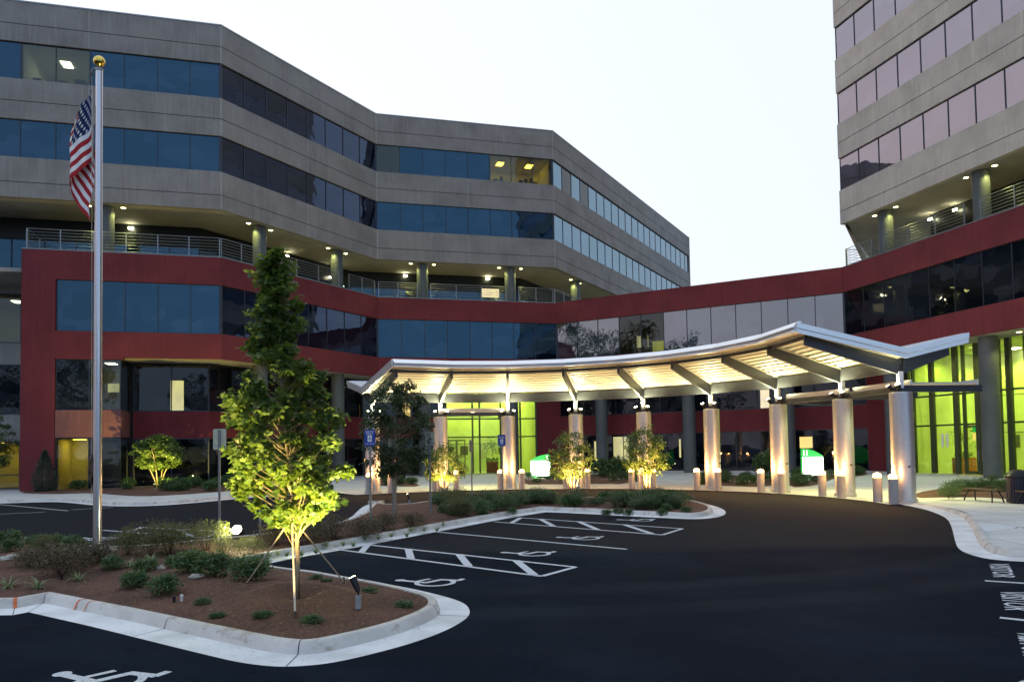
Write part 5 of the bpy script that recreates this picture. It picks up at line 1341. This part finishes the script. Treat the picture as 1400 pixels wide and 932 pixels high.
# the planted bed along the far strip: dense green perennials
rg = random.Random(77); n_ = 0
for i in range(125):
    x = rg.uniform(596, 942); base_y = 686 + (720-686)*max(0, (750-x))/150 if x < 750 else 698
    y = rg.uniform(684, max(687, min(base_y-4, 706))) if x < 760 else rg.uniform(685, 694)
    g_ = G(x, y, .2)
    if not inside(g_.x, g_.y, inner_c) or dist_poly(g_.x, g_.y, inner_c) < .42: continue
    if any((g_.xy-V2(t.x, t.y)).length < .6 for t in (g1, g2_, g3)): continue
    n_ += 1; k_ = rg.choice(('green', 'sage', 'sage', 'broad')) if (x > 640 or rg.random() < .5) else 'olive'
    plant(k_, x, y, 'leafy green perennial in the dense bed along the strip' if k_ != 'olive' else 'thin brownish perennial in the left half of the dense bed', rg.uniform(.45, .9), 'plant', 'green perennials of the dense strip bed' if k_ != 'olive' else 'brownish perennials of the dense strip bed', i, name='perennial')
for i, (x, y) in enumerate(((912,695),(925,693),(938,697),(905,699),(830,699),(845,697),(858,699),(618,702),(660,700),(700,697))):
    plant('mound', x, y, 'low dark shrub on the front edge of the strip bed', .5, 'shrub', 'low shrubs edging the strip bed', i)
# beds by the buildings
def fill_bed(key, n_, kinds, lab, grp, seed, s0=.6, s1=1.0, cat='shrub', margin=.35, nm='shrub'):
    rg = random.Random(seed); pts = beds[key]; xs = [p_.x for p_ in pts]; ys = [p_.y for p_ in pts]; k_ = 0; t = 0; placed = []
    while k_ < n_ and t < 4000:
        t += 1; x = rg.uniform(min(xs), max(xs)); y = rg.uniform(min(ys), max(ys))
        if not inside(x, y, pts) or dist_poly(x, y, pts) < margin or any((V2(x, y)-q).length < .45 for q in placed): continue
        placed.append(V2(x, y)); plant(rg.choice(kinds), 0, 0, lab, rg.uniform(s0, s1), cat, grp, k_, name=nm, xy=(x, y)); k_ += 1
fill_bed('left', 22, ['mound', 'broad', 'green'], 'low green shrub in the bed along the left building', 'shrubs in the left building bed', 1, .8, 1.5)
fill_bed('mid_left', 9, ['broad', 'mound'], 'green shrub in the small bed behind the leftmost bollards', 'shrubs in the bed behind the leftmost bollards', 2, .8, 1.2)
fill_bed('sign_one', 34, ['mound', 'green'], 'low green shrub around the first lit sign', 'shrubs around the first lit sign', 3, .6, 1.1)
fill_bed('middle', 24, ['mound', 'green', 'broad'], 'low green shrub in the bed behind the third and fourth columns', 'shrubs in the middle bed', 4, .6, 1.0)
fill_bed('sign_two', 24, ['mound', 'green', 'broad'], 'low green shrub around the second lit sign', 'shrubs around the second lit sign', 5, .6, 1.1)
fill_bed('tower', 6, ['broad'], 'low green shrub beside the tower lobby wall', 'shrubs beside the tower lobby wall', 6, .7, 1.1)
for i, (x, y, s_, lab) in enumerate(((1303,673,1.1,'leafy low juniper left of the bench'), (1318,668,1.1,'leafy juniper behind the left end of the bench'), (1335,667,1.1,'leafy juniper behind the middle of the bench'), (1357,665,1.2,'leafy juniper between bench and round pillar'), (1372,668,1.0,'leafy juniper left of the litter bin'), (1297,677,.9,'small juniper nearest the kerb, left of the bench'))):
    g_ = G(x, y, .2); plant('green', x, y, lab, s_*.9, 'shrub', 'junipers behind the bench', i, name='juniper', xy=(g_.x, g_.y))
# white bedding flowers in front of the two signs
def flowers(key, seed, lab, n_=160):
    rg = random.Random(seed); pts = beds[key]; mb = MB(); xs = [p_.x for p_ in pts]; ys = [p_.y for p_ in pts]; k_ = 0
    while k_ < n_:
        x = rg.uniform(min(xs), max(xs)); y = rg.uniform(min(ys), max(ys))
        if not inside(x, y, pts): continue
        d = dist_poly(x, y, pts)
        if d < .15 or d > .8: continue
        k_ += 1; z = plaza_z(x, y)+.05
        for _ in range(9):
            add_leaf(mb, Vector((x+rg.uniform(-.13, .13), y+rg.uniform(-.13, .13), z+rg.uniform(.02, .2))), .07, rg, leaf_shape('oval'), 0)
        n0 = len(mb.f); add_leaf(mb, Vector((x, y, z+.24)), .07, rg, leaf_shape('maple'), 1.2)
        mb.mi[-1] = 1
    o = mb.build('bedding_flowers', [M['leaf_shrub'], M['petal']]); tag(o, lab, 'flowers'); o['kind'] = 'stuff'
flowers('sign_one', 8, 'white and green bedding flowers edging the first sign bed'); flowers('sign_two', 9, 'white and green bedding flowers edging the second sign bed'); flowers('middle', 10, 'white and green bedding flowers edging the middle bed')
# larger dark bushes against the shopfront
for i, (x, y, s_, lab) in enumerate(((845,652,2.0,'tall dark bush against the shopfront left of the lit multi-stem tree'), (1050,650,2.3,'tall dark bush against the shopfront behind the third column'), (822,650,1.8,'dark bush beside the first round pillar of the wing'))):
    g_ = G(x, y, .1); plant('broad', x, y, lab, s_, 'shrub', None, i, name='bush', xy=(g_.x, g_.y), surf=.05, zs=1.4)

# --- rocks around the flagpole foot
rg = random.Random(12)
for i, (x, y) in enumerate(((50,764),(58,758),(98,757),(106,759),(112,753),(119,756),(124,757),(142,750),(149,748),(157,750),(150,753),(100,762),(8,766),(16,765),(88,756),(130,752),(268,792),(218,779))):
    bm = bmesh.new(); bmesh.ops.create_icosphere(bm, subdivisions=2, radius=1)
    for v in bm.verts: v.co *= rg.uniform(.8, 1.15)
    s_ = rg.uniform(.07, .13); bmesh.ops.scale(bm, vec=(s_*1.3, s_, s_*.6), verts=bm.verts); me = bpy.data.meshes.new('rock'); bm.to_mesh(me); bm.free(); me.materials.append(M['rock'])
    o = link('rock', me); g_ = G(x, y, .22); o.location = (g_.x, g_.y, mulch_z(g_.x, g_.y)+.02); o.rotation_euler = (0, 0, rg.uniform(0, 3)); tag(o, 'small pale rock lying around the flagpole foot and left edge', 'rock', 'pale rocks in the left planting')
# leaf litter
rg = random.Random(13)
mb = MB()
for i in range(420):
    x = rg.uniform(-11, .2); y = rg.uniform(8, 22)
    if not inside(x, y, inner_c): continue
    z = mulch_z(x, y)+.012; n0 = len(mb.v); a = rg.uniform(0, 6.28); s_ = rg.uniform(.012, .032)
    mb.v += [(x+s_*math.cos(a+q), y+s_*math.sin(a+q)*.7, z+rg.uniform(0, .01)) for q in (0, 1.5, 3, 4.6)]; mb.face((n0, n0+1, n0+2, n0+3))
o = mb.build('leaf_litter', plain('dry_leaf', (.30,.22,.15), .8, var=.4, scale=40)); tag(o, 'scattered dry leaves and bark chips on the mulch', 'leaf litter'); o['kind'] = 'stuff'
# valve markers poking from the mulch
for (x, y, c_, lab) in ((238,818,'black','short black irrigation riser poking from the mulch'), (248.5,817,'petal','short white irrigation riser beside the black one'), (84,791,'black','short black irrigation riser behind the kerb corner')):
    g_ = G(x, y, .2); mb = MB(); mb.lathe([(.02, 0), (.02, .07), (.026, .075), (.026, .10), (.012, .11)], 10); o = mb.build('irrigation_riser', M[c_], autosmooth=40); o.location = (g_.x, g_.y, mulch_z(g_.x, g_.y)-.01); tag(o, lab, 'irrigation riser')

# --- accessible parking signs
def sign_post(px, py, top, label, facing='front', pz=.15, plate_h=.46, plate_w=.31, plain_=False):
    g_ = G(px, py, .2); z0 = (mulch_z(g_.x, g_.y) if inside(g_.x, g_.y, inner_c) else .03) - .03
    root = thing('parking_sign', label, 'sign', (g_.x, g_.y, z0), 0, 'parking sign posts in the strip')
    ht = zat(px, top, g_.y) - z0; mb = MB()
    mb.box(-.030, -.018, -.012, .022, 0, ht-.02); mb.box(.018, .030, -.012, .022, 0, ht-.02); mb.box(-.018, .018, .010, .022, 0, ht-.02); mb.build('post', M['rail'], root)
    yy = -.03 if facing != 'back' else .03
    pm = MB(); w_, c_ = plate_w/2, .03
    o_ = [(w_-c_, 0), (w_, c_), (w_, plate_h-c_), (w_-c_, plate_h), (-w_+c_, plate_h), (-w_, plate_h-c_), (-w_, c_), (-w_+c_, 0)]
    n0 = 0; pm.v = [(x, yy-.0025, ht-plate_h+z) for x, z in o_] + [(x, yy+.0025, ht-plate_h+z) for x, z in o_]
    pm.face(list(range(8))); pm.face(list(range(15, 7, -1)))
    for i in range(8): j = (i+1) % 8; pm.face((i, 8+i, 8+j, j))
    pl = pm.build('plate', M['sign_blue'] if facing == 'front' else M['sign_back'], root)
    if facing == 'front':
        s2 = MB(); yb = yy-.006; zb = ht-plate_h
        s2.box(-.06, .06, yb, yb+.002, zb+.12, zb+.30); s2.build('symbol_panel', M['sign_white'], pl)
        s3 = MB(); yc = yb-.0015
        def bar(a, b_, w2):
            a, b_ = V2(*a), V2(*b_); d = (b_-a).normalized(); nn = V2(-d.y, d.x)*w2/2
            s3.quad(*[(q.x, yc, q.y) for q in (a-nn, b_-nn, b_+nn, a+nn)])
        zc = zb+.13
        bar((-.015, zc+.145), (-.003, zc+.145), .022); bar((-.01, zc+.125), (0, zc+.065), .018); bar((0, zc+.07), (.032, zc+.07), .014); bar((.03, zc+.07), (.045, zc+.03), .012); bar((-.005, zc+.10), (.03, zc+.10), .01)
        for i in range(8):
            a_, b_ = R(120+27*i), R(120+27*(i+1)); bar((.004+.034*math.cos(a_), zc+.052+.034*math.sin(a_)), (.004+.034*math.cos(b_), zc+.052+.034*math.sin(b_)), .010)
        s3.build('wheelchair_symbol', M['sign_blue'], pl)
        for t_, zz, hh_, ww in (('RESERVED', .385, .035, .23), ('PARKING', .33, .035, .20), ('PERMIT REQUIRED', .045, .026, .25)):
            me = word(t_, V2(0, 0), V2(ww, 0), hh_, 'sign_lettering', M['sign_white'], 0)
            for v in me.vertices: v.co = (v.co.x-ww/2, yb, zb+zz+v.co.y)
            link('sign_lettering', me, pl)
    return root
sign_post(507, 720, 587, 'blue accessible parking sign in front of the leftmost canopy column')
sign_post(687.3, 681, 594, 'blue accessible parking sign beside the column right of the lobby doors', plate_h=.50, plate_w=.33)
sign_post(355.5, 719, 590, 'blue accessible parking sign half hidden behind the maple leaves', plate_h=.50)
sign_post(300, 721, 586, 'sign post showing its pale metal back, left of the maple', 'back', plate_h=.60, plate_w=.38)
sign_post(538, 708, 600, 'sign post hidden in the foliage of the dark tree, plate turned away', 'back')
sign_post(588.7, 703, 590, 'sign post at the right side of the dark tree, plate turned away', 'back')
sign_post(449, 708, 595, 'sign post right of the maple, its top hidden by leaves', 'back')
sg = sign_post(645.7, 689, 601, 'sign post before the lobby doors seen nearly edge-on', 'back', plate_w=.33, plate_h=.46); sg.rotation_euler.z = R(72)

# --- the two lit monument signs
def monument(px, py, label, wpx, hpx, numeral, flip=1, rz=0):
    g_ = G(px, py, .1); root = thing('monument_sign', label, 'sign', (g_.x, g_.y, .05), rz)
    d = ray(px, py); sc_ = g_.y/F; W_ = wpx*sc_; Hh = hpx*sc_; t = .11
    def prism(nm, pts, mat, y0, y1, par=root):
        mb = MB(); k = len(pts); mb.v = [(x, y0, z) for x, z in pts] + [(x, y1, z) for x, z in pts]
        mb.face(list(range(k))); mb.face(list(range(2*k-1, k-1, -1)))
        for i in range(k): j = (i+1) % k; mb.face((i, k+i, k+j, j))
        return mb.build(nm, mat, par)
    w2 = W_/2
    prism('body', [(-w2*.97, .0), (w2*.97, 0), (w2*1.03, Hh*.35), (w2*1.02, Hh*.74), (-w2*1.02, Hh*.74), (-w2*1.03, Hh*.35)], M['sign_green'], -t, t)
    prism('lit_face', [(-w2*.93, .20), (w2*.93, .20), (w2*.985, Hh*.35), (w2*.975, Hh*.735), (-w2*.975, Hh*.735), (-w2*.985, Hh*.35)], M['sign_lit'], -t-.02, -t-.002)
    cap = [(flip*w2*1.02, Hh*.745), (flip*w2*1.0, Hh)] + [(flip*(w2*1.0-(2*w2*.99)*u), Hh*(1-.23*u**2.2)) for u in (.15, .3, .45, .6, .75, .88, 1)] + [(-flip*w2*1.02, Hh*.745)]
    if flip < 0: cap = cap[::-1]
    cp = prism('cap', cap, M['sign_green'], -t, t)
    cw = .28 if numeral == 'II' else .12; x0 = flip*w2*.68; me = word(numeral, V2(0, 0), V2(cw, 0), Hh*.17, 'sign_numeral', M['sign_white'], 0)
    for v in me.vertices: v.co = (v.co.x+x0-cw/2, -t-.012, v.co.y+Hh*.79)
    link('sign_numeral', me, cp)
    mb = MB(); mb.box(-.28, .28, -t-.9, -t-.72, .10, .24); mb.box(-.03, .03, -t-.83, -t-.79, -.02, .10); mb.build('sign_floodlight', M['black'], root)
    lamp('sign_wash', 'AREA', (0, -t-.72, .35), 38, (.95, 1, .8), root, size=(.5, .1), target=(0, -t, Hh*.55))
    return root
monument(739, 653, 'first lit white sign with green sloping cap, beside the central lobby', 26.5, 33, 'I', 1)
monument(1111, 655, 'second lit white sign with green arched cap before the right-hand columns', 28.5, 43, 'II', -1, 0)

# --- bench, litter bin, planters
def bench(px0, py0, px1, py1, label):
    a_, b_ = G(px0, py0, .13), G(px1, py1, .13); a_.z = b_.z = plaza_z(a_.x, a_.y); c_ = (a_+b_)/2; L = (b_-a_).length + .5; D = (b_-a_).xy.normalized()
    root = thing('bench', label, 'bench', (c_.x, c_.y, c_.z), math.atan2(D.y, D.x))
    mb = MB()
    for k in range(5): mb.box(-L/2, L/2, -.21+k*.086, -.21+k*.086+.07, .44, .475)
    mb.build('seat', M['wood'], root)
    mb = MB(); mb.box(-L/2+.05, L/2-.05, -.02, .02, .405, .44); mb.build('seat_rail', M['black'], root)
    for s_ in (-1, 1):
        for q in (-1, 1):
            mb = MB(); mb.tube([(s_*(L/2-.30), q*.13, .43), (s_*(L/2-.20), q*.19, .22), (s_*(L/2-.16), q*.24, .0)], .026, 8); mb.build('leg', M['black'], root)
    return root
bench(1328, 680, 1362, 683, 'dark backless bench on the pale pavement before the junipers')
bench(1403, 686, 1440, 690, 'dark bench at the right edge of the picture, mostly cut off')
gB = G(1394, 684.5, .13); bz = plaza_z(gB.x, gB.y)
bn = thing('litter_bin', 'round dark slatted litter bin at the right edge of the picture', 'litter bin', (gB.x, gB.y, bz))
mb = MB(); mb.lathe([(.36, .03), (.38, .05), (.37, .92), (.34, .95)], 30); mb.build('liner', M['black'], bn, autosmooth=30)
mb = MB()
for k in range(26):
    a = 2*math.pi*k/26; Mx = Matrix.Rotation(a, 4, 'Z'); mb.box(.385, .40, -.034, .034, .04, .93, 0, Mx)
mb.build('slats', plain('navy_slats', (.02,.025,.045), .4, .3), bn)
mb = MB(); mb.lathe([(.41, .93), (.43, .95), (.43, .99), (.40, 1.0), (.38, 1.08), (.28, 1.17), (.12, 1.21), (.01, 1.22)], 30); mb.build('lid', M['black'], bn, smooth=True)
def planter(xy, label, s_=1.0, tall=1.7, seed=5):
    root = thing('potted_tree', label, 'potted plant', (xy[0], xy[1], .08)); mb = MB(); mb.poly([(-.5*s_, -.4*s_), (.5*s_, -.4*s_), (.5*s_, .4*s_), (-.5*s_, .4*s_)], .0, .95*s_); mb.build('planter_box', M['terracotta'], root)
    rg = random.Random(seed); mb = MB(); sh = leaf_shape('oval')
    for i in range(260): mb_p = Vector((rg.uniform(-.5, .5)*s_, rg.uniform(-.35, .35)*s_, rg.uniform(.95, 1.3)*s_)); add_leaf(mb, mb_p, .16, rg, sh, .1)
    for i in range(420):
        d = rnd_dir(rg)*rg.random()**.5; add_leaf(mb, Vector((d.x*.95*s_, d.y*.8*s_, (1.0+tall*.62)*s_+d.z*.85*s_)), .15, rg, sh, .4)
    mb.build('foliage', M['leaf_shrub'], root); mb = MB(); mb.tube([(0,0,.9*s_),(.05,0,1.5*s_),(-.1,0,2.5*s_)], [.04, .03, .015], 6); mb.tube([(.04,0,1.4*s_),(.3,.1,2.4*s_)], [.025, .01], 5); mb.build('stem', M['bark'], root)
    return root
q = qT + dT*sT(1297)[0] + inn(dT)*1.3; planter(q, 'potted tree in a terracotta box inside the tower lobby', 1.15, 2.0)
q = qC + dA*sC(677)[0] + inn(dA)*1.2; pp = planter(q, 'potted plants behind the glass right of the central lobby doors', 1.1, 2.2, 6)

# --- tall trees across the road behind the photographer: only their reflections show in the glass
big = make_tree('roadside_tree', 'x', 'tree', 22, [(.18, 3), (.35, 6.5), (.55, 7.5), (.75, 6.5), (.9, 4), (1, 1)], .45, 75, 60, 2.0, .8, 'oval', 'leaf_dark', 44, group='tall trees across the road, seen mirrored in the glass')
spots = [(-72, -4, 1.38, 'centre of the mirrored group in the wing windows'), (-66, -14, 1.25, 'left of the mirrored group in the wing windows'), (-78, 10, 1.42, 'right of the mirrored group in the wing windows'), (-30, -55, 1.1, 'mirrored in the lower windows of the red base'), (-44, -48, .9, 'mirrored left in the lower windows of the red base'), (-8, -58, .85, 'behind the photographer, centre'), (-84, 24, 1.1, 'farthest of the group mirrored in the wing windows'), (14, -60, .9, 'behind the photographer, right'), (-95, 20, .8, 'last of the row on the left')]
for i, (x, y, s_, d_) in enumerate(spots):
    lab = 'tall dark tree ' + d_
    c_ = big if i == 0 else copy_thing(big, lab, (x, y, 0), i*1.3, s_)
    c_['label'] = lab; c_.location = (x, y, 0); c_.scale = (s_,)*3
